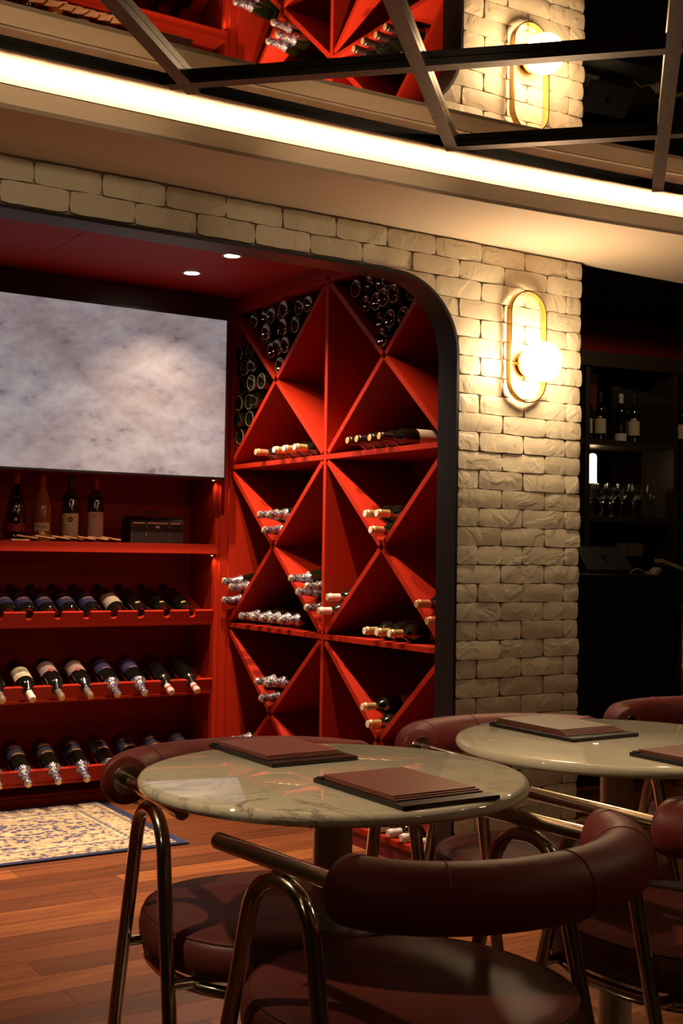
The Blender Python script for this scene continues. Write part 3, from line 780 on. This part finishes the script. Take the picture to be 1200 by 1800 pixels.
# ================================================================== SCREEN UNIT ON THE BACK WALL
YU = 5.250
unit = empty('shelf_unit', (0, 0, 0), 'red built-in shelving unit below and behind the large grey screen', 'shelving')
X0, X1 = 0.25, 2.622
def ub(name, a, b, mat=RED): return box(name, a, b, mat, unit)
ub('back_panel', (X0, 5.565, 0), (X1, 5.59, 2.2))
ub('side_panel', (X1, YU-.002, 0), (X1+.006, 5.59, 1.50))
ub('stile', (X1-.0145, YU-.004, 0), (X1+.0065, YU+.030, 1.52))
ub('side_panel', (X0-.02, YU, 0), (X0, 5.59, 2.2))
ub('shelf', (X0, YU-.03, 1.142), (X1-.016, 5.565, 1.187))
ub('shelf', (X0, YU, 1.500), (X1-.016, 5.565, 1.53))
ub('plinth', (X0, 5.385, 0), (X1-.002, 5.42, .035))
ub('base_board', (X0, 5.40, .035), (X1-.002, 5.565, .05))
ROWS = [(.800, .872), (.470, .548), (.108, .184)]
PITCH = .1303; N0 = 2.499
def fascia(z0, z1, notch_w=.034, notch_d=.034):
    pts = [(X0, z0), (X1-.016, z0), (X1-.016, z1)]
    x = N0
    while x > X0+.1:
        pts += [(x+notch_w/2, z1), (x+notch_w/2, z1-notch_d+.012)]
        for k in range(1, 6):
            an = PI*k/6; pts.append((x+notch_w/2*math.cos(an), z1-notch_d+.012-.012*math.sin(an)))
        pts += [(x-notch_w/2, z1-notch_d+.012), (x-notch_w/2, z1)]; x -= PITCH
    pts.append((X0, z1)); return pts
TILT = math.radians(24)
for i, (z0, z1) in enumerate(ROWS):
    fo = prism('fascia', [(x_, z_-z1) for x_, z_ in fascia(z0, z1)], 'y', 0, .016, RED, unit)
    fo.location = (0, YU-.010, z1); fo.rotation_euler = (TILT if i else .40, 0, 0)
    bm = bmesh.new(); box_bm(bm, (X0, 0, -.012), (X1-.004, .335, 0))
    link('tilted_shelf', mesh_of(bm), RED, unit, (0, YU+.012, z0+.016), (TILT if i else .40, 0, 0))
# bottles lying on the tilted boards
def tilted(x, i, label, group, rev=False, ang=TILT, **k):
    k['body'] = 'wide'
    o = bottle(label, group, **k)
    z0, z1 = ROWS[i]
    if not rev:
        d = Vector((0, -math.cos(ang), -math.sin(ang)))
        # axis at the fascia notch
        zn = z1-.034+.0155+.006; s = .080
        tip = Vector((x, YU, zn)) + d*s
        orient(o, tip, d, rb.uniform(-.15, .15), face=(-.15, -.35, 1))
    else:
        d = Vector((0, math.cos(ang), math.sin(ang)))
        base = Vector((x, YU+.016+.012, z0+.010+.042/math.cos(ang)+.006))
        orient(o, base+d*.300, d, rb.uniform(-.1, .1), face=(-.2, -.5, 1))
    return o
# which roll shows the label upwards is set by +-90 degrees above
def rowlab(lmat, z0, z1, half=1.2):
    return lmat, label_mesh(.0375, z0, z1, half)
BR = 'bottles lying on the tilted red display boards'
r1 = [1.668, 1.753, 1.847, 1.948, 2.052, 2.172, 2.279, 2.395, 2.511]
blab = label_mesh(.0420, .045, .150, 1.35)
def blue_print(t): wrap_text('~ ~', .020, .0385, .085, 0, PRINTO, t)
ord9 = ['leftmost', 'second from the left', 'third from the left', 'fourth from the left', 'fifth from the left', 'sixth from the left', 'seventh from the left', 'eighth from the left', 'rightmost']
def prtbars(t, R, zs, mat, w=.5):
    for zc, hh in zs:
        link('print', label_mesh(R+.0003, zc-hh, zc+hh, w), mat, t)
for n, x in enumerate(r1):
    x -= .03
    if n < 5: tilted(x, 0, 'blue-labelled bottle, '+ord9[n]+' on the upper display board', BR, True, .40, lab=LABB, labm=blab, cap=CAPBK, capend=CAPG, extra=lambda t: prtbars(t, .0424, ((.088, .005), (.125, .003)), PRINTO, .55))
    elif n == 5: tilted(x, 0, 'dark bottle with cream label and black capsule on the upper display board', BR, True, .40, lab=LABC, labm=blab, cap=CAPBK, capend=CAPG, extra=lambda t: prtbars(t, .0424, ((.142, .008),), PRINTK, .5))
    else: tilted(x, 0, 'dark unlabelled wine bottle, '+ord9[n]+' on the upper display board', BR, True, .40, cap=CAPBK, capend=CAPG, extra=lambda t: prtbars(t, .0424, ((.035, .006),), GOLD, .25))
r2 = [1.717-2*PITCH, 1.717-PITCH, 1.717, 1.847, 1.978, 2.108, 2.238, 2.368, 2.499]
wl = label_mesh(.0420, .085, .165, 1.3); wl2 = label_mesh(.0420, .045, .125, 1.3)
for n, x in enumerate(r2):
    if n < 2: tilted(x, 1, 'dark bottle with grey capsule at the left end of the middle display board' if n else 'dark bottle out of view at the left of the middle display board', BR, cap=CAPG, capend=CORKM)
    elif n == 2:
        def ex(t):
            wrap_text('Sill', .040, .0430, .120, 0, PRINTK, t); link('print', label_mesh(.0426, .148, .153, .9), PRINTR, t)
        tilted(x, 1, 'bottle with ornate white label and cream capsule on the middle display board', BR, cap=CAPW, capend=CORKM, lab=LABC, labm=wl, extra=ex)
    elif n in (3, 4):
        def ex2(t): link('print', label_mesh(.0426, .115, .125, .28, .012), PRINTR, t)
        tilted(x, 1, 'bottle with plain pale label, the '+('left' if n == 3 else 'right')+' one of two on the middle display board', BR, cap=CAPG, capend=CORKM, lab=LABP, labm=wl2, extra=ex2)
    elif n in (5, 6):
        tilted(x, 1, 'foil-capped blue-labelled bottle, the '+('left' if n == 5 else 'right')+' one of two on the middle display board', BR, body='bordeaux', champ=True, lab=LABB, labm=wl2, extra=lambda t: prtbars(t, .0424, ((.120, .004),), PRINTO, .4))
    else:
        tilted(x, 1, 'dark bottle with red and white capsule, '+('second from the right' if n == 7 else 'rightmost')+', middle display board', BR, cap=CAPPK, capend=CORKM, extra=lambda t: link('cap_band', label_mesh(.0152, .262, .275, 1.5), PRINTR, t))
for n, x in enumerate([1.71-PITCH]+[1.708, 1.842, 1.972, 2.102, 2.232, 2.366, 2.499]):
    tilted(x, 2, 'dark blue-labelled bottle, '+ord9[n]+' on the lowest display board', BR, champ=True, lab=LABDB, labm=wl2, extra=lambda t: prtbars(t, .0424, ((.065, .004), (.118, .005)), PRINTO, .6))
# upright bottles on the shelf
def upright(x, y, label, **k):
    ex = k.pop('extra', None)
    o = bottle(label, None, **k); o.location = (x, y, 1.1875); o.rotation_euler = (0, 0, math.atan2(-y, -x)); 
    if ex: ex(o)
    return o
def ex_cognac(t):
    link('label_band', label_mesh(.0422, .040, .075, 1.3), LABRED, t)
    for sg in (-1, 1):
        pts = [(.030-.003*0+.0145*(1-i/8)-.005, sg*(.016-.032*i/8), .135+.065*i/8) for i in range(9)]
        pts = []
        for i in range(9):
            z = .125+.075*i/8; yy = sg*(.014-.024*i/8)
            R = .0415 if z < .135 else (.0415+( .0165-.0415)*(z-.135)/.11)
            pts.append((math.sqrt(max(R*R-yy*yy, 1e-6))+.0015, yy, z))
        tube('ribbon', pts, .0016, LABP, t, 6)
    wrap_text('◆ ◆', .010, .0420, .022, 0, LABC, t); link('seal', label_mesh(.0419, .088, .100, .14), GOLD, t)
upright(1.681, 5.36, 'dark rounded bottle with red label band and pale crossed ribbon on the shelf', body='burgundy', glass=GLASSD, cap=CAPRED, capend=CAPBK, extra=ex_cognac)
def ex_amber(t):
    link('paper_label', label_mesh(.0418, .045, .082, .85), LABC, t); wrap_text('Rogle', .021, .0428, .066, 0, PRINTK, t); link('seal', label_mesh(.0424, .030, .044, .3), GOLD, t)
upright(1.800, 5.36, 'amber bottle with red capsule and small cream label on the shelf', body='burgundy', glass=AMBER, cap=CAPRED, capend=CAPRED, extra=ex_amber)
def ex_star(t):
    link('paper_label', label_mesh(.0375, .020, .128, 1.25), LABC, t)
    bm = bmesh.new()
    for r0, r1_, m_ in ((0.0, .0115, 0),):
        pass
    R = .0388
    def ringm(ra, rb_, n=24):
        b2 = bmesh.new(); P = []
        for i in range(n):
            an = 2*PI*i/n
            P.append([b2.verts.new((R*math.cos(r*math.cos(an)/R), R*math.sin(r*math.cos(an)/R), .100+r*math.sin(an))) for r in (ra, rb_)])
        for i in range(n): b2.faces.new((P[i][0], P[i][1], P[(i+1) % n][1], P[(i+1) % n][0]))
        return mesh_of(b2)
    bm.free()
    link('emblem_ring', ringm(.0055, .0125), PRINTK, t); link('emblem_centre', ringm(.0001, .0052), PRINTO, t)
    b3 = bmesh.new()
    for i in range(8):
        an = 2*PI*i/8
        vs3 = []
        for rr, da in ((.004, -.25), (.0118, 0), (.004, .25)):
            u, v_ = rr*math.cos(an+da), rr*math.sin(an+da); vs3.append(b3.verts.new(((R+.0004)*math.cos(u/R), (R+.0004)*math.sin(u/R), .100+v_)))
        b3.faces.new(vs3)
    link('emblem_star', mesh_of(b3), PRINTO, t)
    wrap_text('2017', .009, .0386, .060, 0, PRINTG, t)
    for zc in (.074, .046, .034): link('print', label_mesh(.0379, zc-.0009, zc+.0009, .7), PRINTG, t)
upright(1.935, 5.37, 'wine bottle with cream label and black round star emblem on the shelf', body='bordeaux', cap=CAPBK, capend=CAPBK, extra=ex_star)
def ex_pen(t):
    link('paper_label', label_mesh(.0375, .024, .138, 1.2), LABP, t); wrap_text('Penfolds', .015, .0388, .121, .12, PRINTR, t, .22)
    wrap_text('BIN 389', .008, .0388, .088, .1, PRINTG, t)
    for zc in (.075, .060, .045): link('print', label_mesh(.0379, zc-.0008, zc+.0008, .55), PRINTG, t)
upright(2.055, 5.37, 'wine bottle with pinkish label and red script on the shelf', body='bordeaux', cap=CAPRED, capend=CAPBK, extra=ex_pen)
# trunk-shaped case
tk = empty('carry_case', (2.335, 5.36, 1.1875), 'small black leather trunk case with brass studs and a handle on the shelf', 'case')
pts = [(-.055, 0), (.055, 0), (.055, .095)] + [(.055*math.cos(PI*i/10), .095+.028*math.sin(PI*i/10)) for i in range(1, 10)] + [(-.055, .095)]
prism('case_body', pts, 'x', -.132, .132, TRUNK, tk)
for xx in (-.133, -.062, .055, .118): prism('strap', [(p[0]*1.03, p[1]*1.015) for p in pts], 'x', xx, xx+.014, TRUNK, tk)
for xx in (-.126, -.055, .062, .125):
    for zz in (.012, .038, .075, .088):
        link('stud', lathe([(.003, -.001), (.0026, .0012), (0, .002)], 10), BRASS, tk, (xx, -.0572, zz), (PI/2, 0, 0))
box('clasp', (-.008, -.0605, .070), (.010, -.0555, .080), STEEL, tk, .001)
tube('handle', [(.035*math.cos(PI*i/12), 0, .118+.033*math.sin(PI*i/12)) for i in range(13)], .0045, TRUNK, tk, 8)
box('end_trim', (-.1345, -.056, .090), (.1345, -.0545, .096), STEEL, tk)
# pale wood tiles fanned on the front of the shelf
ct = [(1.655, 5.255, 0), (1.700, 5.262, 1), (1.775, 5.265, 2), (1.845, 5.268, 3), (1.905, 5.27, 4), (1.965, 5.268, 5), (2.025, 5.266, 6), (2.085, 5.262, 7)]
CT = None
for n, (x, y, i) in enumerate(ct):
    bm = bmesh.new(); box_bm(bm, (-.045, -.030, -.003), (.045, .030, .003)); 
    o = link('wooden_tile', mesh_of(bm), COASTER); o.location = (x, y, 1.191+(.0 if n == 0 else .0125)); o.rotation_euler = (-.05 if n else 0, .13 if n else 0, rb.uniform(-.25, .25))
    tag(o, 'pale wooden tile on the shelf edge before the bottles, '+(ord9[n] if n < 7 else 'rightmost'), 'tile', 'wooden tiles on the shelf')
# puck lights
for zz, lb in ((1.4985, 'under the screen at its right corner'), (1.1405, 'under the bottle shelf at its right end')):
    t = empty('puck_light', (2.590, YU-.010, zz), 'tiny lit puck light '+lb, 'light')
    link('housing', lathe([(.009, 0), (.009, -.006), (.007, -.008), (.007, 0)], 16), STEEL, t)
    link('lens', lathe([(0, -.0095), (.006, -.008), (.007, -.006)], 16), PUCK, t)
    spot('puck_lamp', (2.590, YU-.012, zz-.014), .9, DOWN, 150, blend=.9, size=.006)
# the screen
scr = empty('wall_screen', (1.92, 5.10, 1.865), 'large flat screen showing a mottled lilac grey image on the back wall', 'screen')
box('bezel', (-.665, .003, -.377), (.665, .045, .377), BLACK, scr, .003)
box('display', (-.655, 0, -.367), (.655, .004, .367), SCREEN, scr)
box('rear_housing', (-.5, .045, -.3), (.5, .148, .3), BLACK, scr)
tag(box('trim_2', (X0-.02, 5.19, 2.12), (XR-.038, 5.22, ZA-.001), BROWNW), kind='structure')
# the wooden board the screen hangs before
tag(box('trim_3', (X0-.02, 5.22, 1.53), (XR-.038, 5.245, 2.2), REDD), kind='structure')
# ================================================================== RUG
rg = empty('rug', (1.392, 4.865, 0), 'cream and blue Persian style rug on the floorboards before the red shelves', 'rug')
box('pile', (-.695, -.445, .0005), (.695, .445, .010), RUG, rg)
tube('edge_binding', [(-.697, -.447, .006), (.697, -.447, .006), (.697, .447, .006), (-.697, .447, .006)], .0055, BLUEB, rg, 8, closed=True)
box('hem', (.700, -.449, .0005), (.716, .449, .007), BLUEB, rg)
# ================================================================== TABLES
def table(x, y, R, label, rz=0):
    t = empty('bistro_table', (x, y, 0), label, 'table', 'round marble bistro tables', rz)
    pr = [(0, .750), (R-.012, .750), (R-.004, .748), (R, .742), (R, .734), (R-.004, .729), (R-.010, .7265), (0, .7265)]
    link('tabletop', lathe(pr, 96, 'tabletop', 60), MARBLE, t)
    link('column', lathe([(.0365, .02), (.0365, .715)], 40, 'column'), STEEL, t)
    link('top_plate', lathe([(0, .726), (.11, .726), (.11, .719), (.04, .714), (0, .714)], 32), STEEL, t)
    link('base', lathe([(.0, .0), (.205, .0), (.21, .004), (.205, .012), (.06, .020), (0.037, .028)], 48, 'base'), STEEL, t)
    return t
table(1.210, 1.926, .358, 'round cream marble bistro table in front with two menus near its middle', 0.4)
table(1.990, 1.984, .358, 'round cream marble bistro table at the right, behind the front table', 2.1)
def menu(x0, y0, x1, y1, label, top=MENU, rz=0, steps=3):
    cx, cy = (x0+x1)/2, (y0+y1)/2; w2, h2 = (x1-x0)/2, (y1-y0)/2
    t = empty('menu_board', (cx, cy, .7505), label, 'menu', 'menus on the marble tables', rz)
    box('board', (-w2, -h2, 0), (w2, h2, .0075), BOARD, t, .001)
    box('clip_bar', (-w2+.004, h2-.022, .0076), (w2-.004, h2-.004, .0105), BOARD, t, .001)
    for i in range(steps):
        box('sheet', (-w2+.010+.002*i, -h2+.034+.007*i, .0080+.0022*i), (w2-.010-.002*i, h2-.012, .0098+.0022*i), MENU if i < steps-1 else top, t, .0006)
    return t
menu(1.134, 2.022, 1.326, 2.292, 'brown leather menu on a black board, at the far side of the front table')
menu(1.128, 1.588, 1.326, 1.864, 'brown leather menu on a black board, at the near side of the front table')
menu(1.870, 1.995, 2.070, 2.285, 'taupe menu sheets stacked on a black board, far side of the right table', MENUT, steps=5)
menu(1.852, 1.530, 2.060, 1.812, 'menu on a black board cut by the right edge of the frame', steps=3)
# ================================================================== CHAIRS
def superring(rx, ry, e, n=64):
    out = []
    for i in range(n):
        t = 2*PI*i/n; c, s = math.cos(t), math.sin(t)
        out.append((rx*math.copysign(abs(c)**(2/e), c), ry*math.copysign(abs(s)**(2/e), s)))
    return out
def make_chair():
    t = empty('tub_chair', (0, 0, 0), '', 'chair', 'burgundy tub chairs around the marble tables')
    # seat cushion
    bm = bmesh.new(); rings = []
    prof = [(.90, .392), (.965, .398), (.995, .412), (1.0, .432), (.985, .452), (.945, .464), (.85, .4695), (.65, .4725), (.35, .474)]
    base = superring(.262, .262, 2.35)
    for f, z in prof: rings.append([bm.verts.new((x*f, y*f, z)) for x, y in base])
    n = len(base)
    for a_, b_ in zip(rings, rings[1:]):
        for i in range(n): bm.faces.new((a_[i], a_[(i+1) % n], b_[(i+1) % n], b_[i]))
    c = bm.verts.new((0, 0, .4745))
    for i in range(n): bm.faces.new((rings[-1][i], rings[-1][(i+1) % n], c))
    bm.faces.new(rings[0][::-1])
    seat = link('seat', mesh_of(bm, 'seat', True), SEATL, t)
    tube('piping', [(x*.958, y*.958, .462) for x, y in base], .0018, SEATL, seat, 6, closed=True)
    tube('seat_ring', [(x*.93, y*.93, .377) for x, y in base], .0115, CHROME, t, 10, closed=True)
    for sx in (-1, 1):
        X = .262*sx
        half = [(.0, .670), (.030, .6655), (.058, .648), (.077, .618), (.088, .575), (.103, .510), (.126, .420), (.160, .280), (.186, .150), (.208, .008)]
        pts = [(X+(.675-z)*.022*sx, -s, z) for s, z in half[::-1]] + [(X+(.675-z)*.022*sx, s, z) for s, z in half[1:]]
        tube('side_frame', smooth_path(pts, 4), .0133, CHROME, t, 16)
        tube('arm', smooth_path([(X, .172, .697), (X, .0, .697), (X, -.15, .697), (X, -.183, .697)], 3), .0135, CHROME, t, 16)
        tube('weld', [(X, -.012, .684), (X, .012, .684)], .0075, CHROME, t, 8)
        for s in (-1, 1):
            link('foot', lathe([(0, 0), (.015, 0), (.0155, .010), (.0133, .014)], 16), BLACK, t, (X+.0149*sx, s*.208, 0))
    for s in (-1, 1):
        tube('crossbar', [(-.2685, s*.1345, .386), (.2685, s*.1345, .386)], .0105, CHROME, t, 10)
    # back roll
    P = []
    for i in range(37):
        a_ = PI*i/36; c, s = math.cos(a_), math.sin(a_)
        ex_, ey_ = .262*c, -.178-.145*s
        ph = math.radians(66)*c*1.0 if False else math.radians(-66+132*(1-i/36)) 
        kx_, ky_ = .287*math.sin(ph), -.055-.272*math.cos(ph)
        P.append(((ex_+kx_)/2, (ey_+ky_)/2, .695))
    Rr = .0488; D = .0105
    path = [(P[0][0], P[0][1]+.004, .697)] * 0 + P
    radii = [Rr]*len(path)
    # rounded ends
    path = [(P[0][0], P[0][1]+.012, .697), (P[0][0], P[0][1]+.0095, .697), (P[0][0], P[0][1]+.004, .697)] + P + [(P[-1][0], P[-1][1]+.004, .697), (P[-1][0], P[-1][1]+.0095, .697), (P[-1][0], P[-1][1]+.012, .697)]
    radii = [.0435, .0470, .0492] + radii + [.0492, .0470, .0435]
    bm = bmesh.new(); tube_bm(bm, path, Rr, 32, radii=radii)
    for v in bm.verts: v.co.z = .697+(v.co.z-.697)*1.0
    back = link('backrest', mesh_of(bm, 'backrest', True, 70), LEATHER, t)
    def ring_at(i, r, th, name, mat, par):
        p = Vector(P[i]); d = (Vector(P[min(i+1, 36)])-Vector(P[max(i-1, 0)])).normalized(); up = Vector((0, 0, 1)); s = d.cross(up)
        tube(name, [p+(up*math.cos(2*PI*k/32)+s*math.sin(2*PI*k/32))*r for k in range(32)], th, mat, par, 6, closed=True)
    for i in (8, 18, 28): ring_at(i, Rr+.0003, .0012, 'seam', LEATHER, back)
    for sx, i in ((1, 0), (-1, 36)):
        x = P[i][0]
        tube('cap_rim', [(x+.0275*math.cos(2*PI*k/28), P[i][1]+.0145, .697+.0275*math.sin(2*PI*k/28)) for k in range(28)], .0018, CHROME, t, 6, closed=True)
        l_ = link('end_cap', lathe([(.0137, .002), (.027, .002), (.029, .0035), (.0285, .0), (.0137, 0)], 32), CHROME, t, (x, P[i][1]+.0125, .697), (-PI/2, 0, 0))
    return t
proto = make_chair()
CHAIRS = [
 (1.167, 1.612, 6, 'burgundy leather chair with chrome tube arms nearest the viewer, back to us'),
 (1.203, 2.116, 174.5, 'burgundy tub chair behind the left side of the front table, arm end facing us'),
 (1.862, 1.655, 3, 'burgundy tub chair in the right foreground, drawn up to the right table'),
 (1.974, 2.180, 178, 'burgundy tub chair before the white brick pier, behind the right table'),
 (2.735, 2.250, 180, 'burgundy tub chair at the far right edge, before the dark bar'),
]
for i, (x, y, r, lb) in enumerate(CHAIRS):
    o = proto if i == 0 else copy_tree(proto)
    o.location = (x, y, 0); o.rotation_euler = (0, 0, math.radians(r)); o['label'] = lb
# ================================================================== WALL SCONCE
sc = empty('wall_sconce', (2.900, YB-.004, 1.907), 'brass oval wall sconce with a glowing round globe on the white brick', 'wall lamp')
def stadium(w, h, n=18):
    r = w/2; hh = h/2-r
    return [(r*math.cos(PI*i/n), hh+r*math.sin(PI*i/n)) for i in range(n+1)] + [(-r*math.cos(PI*i/n), -hh-r*math.sin(PI*i/n)) for i in range(n+1)]
bm = bmesh.new(); o_, i_ = stadium(.168, .405), stadium(.160, .397); n = len(o_)
rings = [[bm.verts.new((p[0], yy, p[1])) for p in pp] for pp, yy in ((o_, -.036), (o_, -.010), (i_, -.010), (i_, -.036))]
for k in range(4):
    A, B = rings[k], rings[(k+1) % 4]
    for i in range(n): bm.faces.new((A[i], A[(i+1) % n], B[(i+1) % n], B[i]))
link('oval_frame', mesh_of(bm, 'oval', True, 40), BRASS, sc)
GZ = -.062
link('globe', lathe([(.070*math.sin(PI*i/24), -.070*math.cos(PI*i/24)) for i in range(25)], 40, 'globe'), GLOBE, sc, (0, -.104, GZ))
link('cup', lathe([(0, .0), (.036, .0), (.050, .012), (.052, .024), (.050, .024), (.036, .004), (0, .003)], 36), BRASS, sc, (0, -.022, GZ), (PI/2, 0, 0))
tube('stem', [(0, -.001, GZ), (0, -.030, GZ)], .009, BRASS, sc, 14)
tube('cross_arm', [(-.081, -.020, GZ), (.081, -.020, GZ)], .004, BRASS, sc, 8)
link('wall_plate', lathe([(0, .0), (.040, .0), (.040, .010), (.036, .013), (0, .013)], 32), BRASS, sc, (0, .004, GZ), (PI/2, 0, 0))
# ================================================================== BAR
BA = math.radians(-7.5); bu = Vector((math.cos(BA), math.sin(BA), 0)); bn = Vector((math.sin(BA), -math.cos(BA), 0))
BO = Vector((5.05, 5.45, 0))
def bar_empty(name, u, off, z, *tg): 
    p = BO+bu*u+bn*off; return empty(name, (p.x, p.y, z), *tg, rz=BA)
bb = bar_empty('back_bar', 0, 0, 0, 'dark wooden back bar shelving with bottles and glasses, right edge of the picture', 'shelving')
def bp(name, a, b, mat): return box(name, a, b, mat, bb)
bp('mirror_back', (-.55, .30, 1.0), (2.2, .31, 2.3), simple('smoked_mirror', (.10, .07, .05), .06, metal=1))
for x in (-.544, .126, .796, 1.466, 2.13): bp('upright', (x-.017, -.012, 1.0), (x+.017, .30, 2.30), BARW)
bp('cornice', (-.55, -.02, 2.31), (2.2, .30, 2.40), BARW)
for z in (1.40, 1.868): bp('shelf', (-.5, -.003, z-.035), (2.2, .30, z), BARW)
bp('back_board', (-.5, .305, 0), (2.2, .33, 1.0), BLACK)
tag(box('wall_bar', (-2.0, .34, 0), (2.4, .40, 2.9), simple('dark_red_bar_wall', (.30, .012, .008), .7), None, 0, (BO.x, BO.y, 0), (0, 0, BA)), kind='structure')
ct_ = bar_empty('bar_counter', -.1, .95, 0, 'black bar counter with tablet and card machine on it, beyond the brick pier', 'bar')
box('counter_top', (-1.0, -.02, 1.035), (1.9, .55, 1.065), BLACK, ct_, .003)
box('counter_front', (-1.0, .0, 0), (1.9, .03, 1.035), simple('black_panel', (.006, .006, .006), .6), ct_)
# mirror reflection painted as a coloured strip, ochre above and rust below
pn = bar_empty('reflection_strip', .374, -.27, 2.08, 'narrow ochre and rust strip painted as a mirror reflection, upper bar shelf', 'reflection')
box('tile', (-.025, -.003, .152), (.025, .004, .190), OCHRE, pn); box('tile', (-.025, -.003, .192), (.025, .004, .229), OCHRE, pn)  # both stand for yellow brick reflected in the bar mirror
box('rust_reflection_strip', (-.025, -.003, -.06), (.025, .004, .150), RUST, pn)
lt = bar_empty('reflection_tube', .320, -.20, 1.4005, 'added glowing white tube standing for a mirror reflection behind the wine glasses', 'reflected glow')  # bright mirror reflection built as a glowing tube on a stand
link('tube', lathe([(0, .400), (.018, .395), (.025, .380), (.025, .215), (0, .215)], 20), REFLG, lt)
link('base', lathe([(0, 0), (.03, 0), (.03, .01), (.012, .02), (.012, .215), (0, .215)], 20), BARW, lt)  # stand of the added reflection tube
def bar_bottle(u, off, z, label, **k):
    o = bottle(label, 'bottles on the bar shelf', **k); p = BO+bu*u+bn*off; o.location = (p.x, p.y, z); o.rotation_euler = (0, 0, math.radians(-140)); return o
bar_bottle(.215, -.12, 1.8685, 'bottle partly behind the left upright of the bar shelf', cap=CAPBK, capend=GOLD, lab=LABC)
bar_bottle(.294, -.09, 1.8685, 'dark bottle with aged gold label on the bar shelf, left one', cap=CAPBK, capend=GOLD, lab=LABC, labm=LBM, extra=lambda t: link('seal', label_mesh(.038, .140, .150, .3), GOLD, t))
bar_bottle(.450, -.09, 1.8685, 'dark bottle with low white label on the bar shelf, middle one', cap=CAPW, capend=CAPW, lab=CAPW, labm=label_mesh(.0375, .004, .052, 1.2))
bar_bottle(.551, -.09, 1.8685, 'dark bottle with cream and gold label on the bar shelf, right one', cap=CAPBK, capend=CAPRED, lab=LABC, labm=LBM, extra=lambda t: link('seal', label_mesh(.038, .138, .150, .5), GOLD, t))
bar_bottle(.937, -.09, 1.8685, 'bottle cut by the frame edge on the bar shelf', cap=CAPBK, capend=GOLD, lab=LABC)
WG = lathe([(.032, 0), (.031, .002), (.006, .006), (.0032, .015), (.003, .085), (.006, .092), (.022, .108), (.036, .130), (.038, .150), (.033, .185), (.029, .208), (.0280, .208), (.032, .185), (.0370, .150), (.035, .130), (.021, .110), (0, .096)], 24, 'wine_glass', 80)
gp = [(.205, -.06), (.245, -.14), (.270, -.05), (.330, -.11), (.350, -.040), (.400, -.13), (.425, -.045), (.480, -.12), (.505, -.04), (.565, -.09), (.660, -.06), (.87, -.05), (.93, -.09)]
for i, (u, f) in enumerate(gp):
    p = BO+bu*u+bn*f; o = link('wine_glass', WG, WGLASS, None, (p.x, p.y, 1.4002))
    tag(o, 'clear stemmed wine glass on the lower bar shelf, '+(['leftmost', 'second', 'third', 'fourth', 'fifth', 'sixth', 'seventh', 'eighth', 'ninth', 'tenth', 'eleventh', 'twelfth', 'rightmost'][i]+(' from the left' if 0 < i < 12 else ' of all')), 'glass', 'wine glasses on the bar shelf')
ol = bar_empty('socket_plate', .24, -.302, 1.18, 'cream double socket plate on the wall behind the bar tablet', 'socket')
ol.location = (BO+bu*.696+bn*-.29).to_tuple()[:2]+(1.205,)
box('plate', (-.12, -.012, -.042), (.12, 0, .042), WHITEP, ol, .003)
for x in (-.04, .04): box('socket_hole', (x-.006, -.014, -.006), (x+.006, -.011, .006), BLACK, ol)
tb = bar_empty('tablet_stand', -.245, .75, 1.0655, 'dark tilted tablet till on a stand on the bar counter', 'tablet')
bm = bmesh.new(); box_bm(bm, (-.15, -.006, 0), (.15, .006, .17)); link('tablet', mesh_of(bm), simple('tablet_back', (.035, .032, .024), .35), tb, (0, .02, .018), (-.75, 0, 0))
box('stand_base', (-.09, -.05, 0), (.09, .09, .012), BLACK, tb, .003); tube('stand_arm', [(0, .05, .012), (0, .075, .10)], .014, BLACK, tb, 10)
cr_ = bar_empty('card_reader', .045, .80, 1.0655, 'white angular card machine on the bar counter, cut by the frame', 'card machine')
bm = bmesh.new(); box_bm(bm, (-.05, -.035, 0), (.16, .035, .018)); link('reader_body', mesh_of(bm), WHITEP, cr_, (.02, 0, .052), (0, .30, 0))
bm = bmesh.new(); box_bm(bm, (-.05, -.03, 0), (.005, .03, .02)); link('hinge', mesh_of(bm), WHITEP, cr_, (-.03, 0, .020), (0, -.7, 0))
box('keypad', (-.01, -.028, 0), (.13, .028, .002), BLACK, cr_, 0, (.025, 0, .071), (0, .30, 0))
box('cradle', (-.04, -.05, 0), (.14, .05, .010), BLACK, cr_, .002)
cb = tube('charging_cable', smooth_path([(.0, 0, .004), (.03, 0, .025), (.06, .0, .030), (.10, 0, .012), (.17, 0, .014)], 5), .003, WHITEP); p = BO+bu*-.17+bn*.80
cb.location = (p.x, p.y, 1.0655); cb.rotation_euler = (0, 0, BA); tag(cb, 'thin pale cable lying on the bar between tablet and card machine', 'cable')
bpst = bar_empty('brass_stand', .62, 1.35, 0, 'brass stand with turned shaft at the right frame edge before the bar', 'stand')
bpst.location = (4.905, 4.425, 0)
link('shaft', lathe([(.0, .0), (.09, .0), (.09, .015), (.03, .03), (.018, .06), (.018, .50), (.034, .52), (.034, .60), (.022, .62), (.022, .78), (.012, .80), (.012, .885), (.030, .895), (.030, .91), (0, .915)], 24, 'shaft', 40), BRASS, bpst)
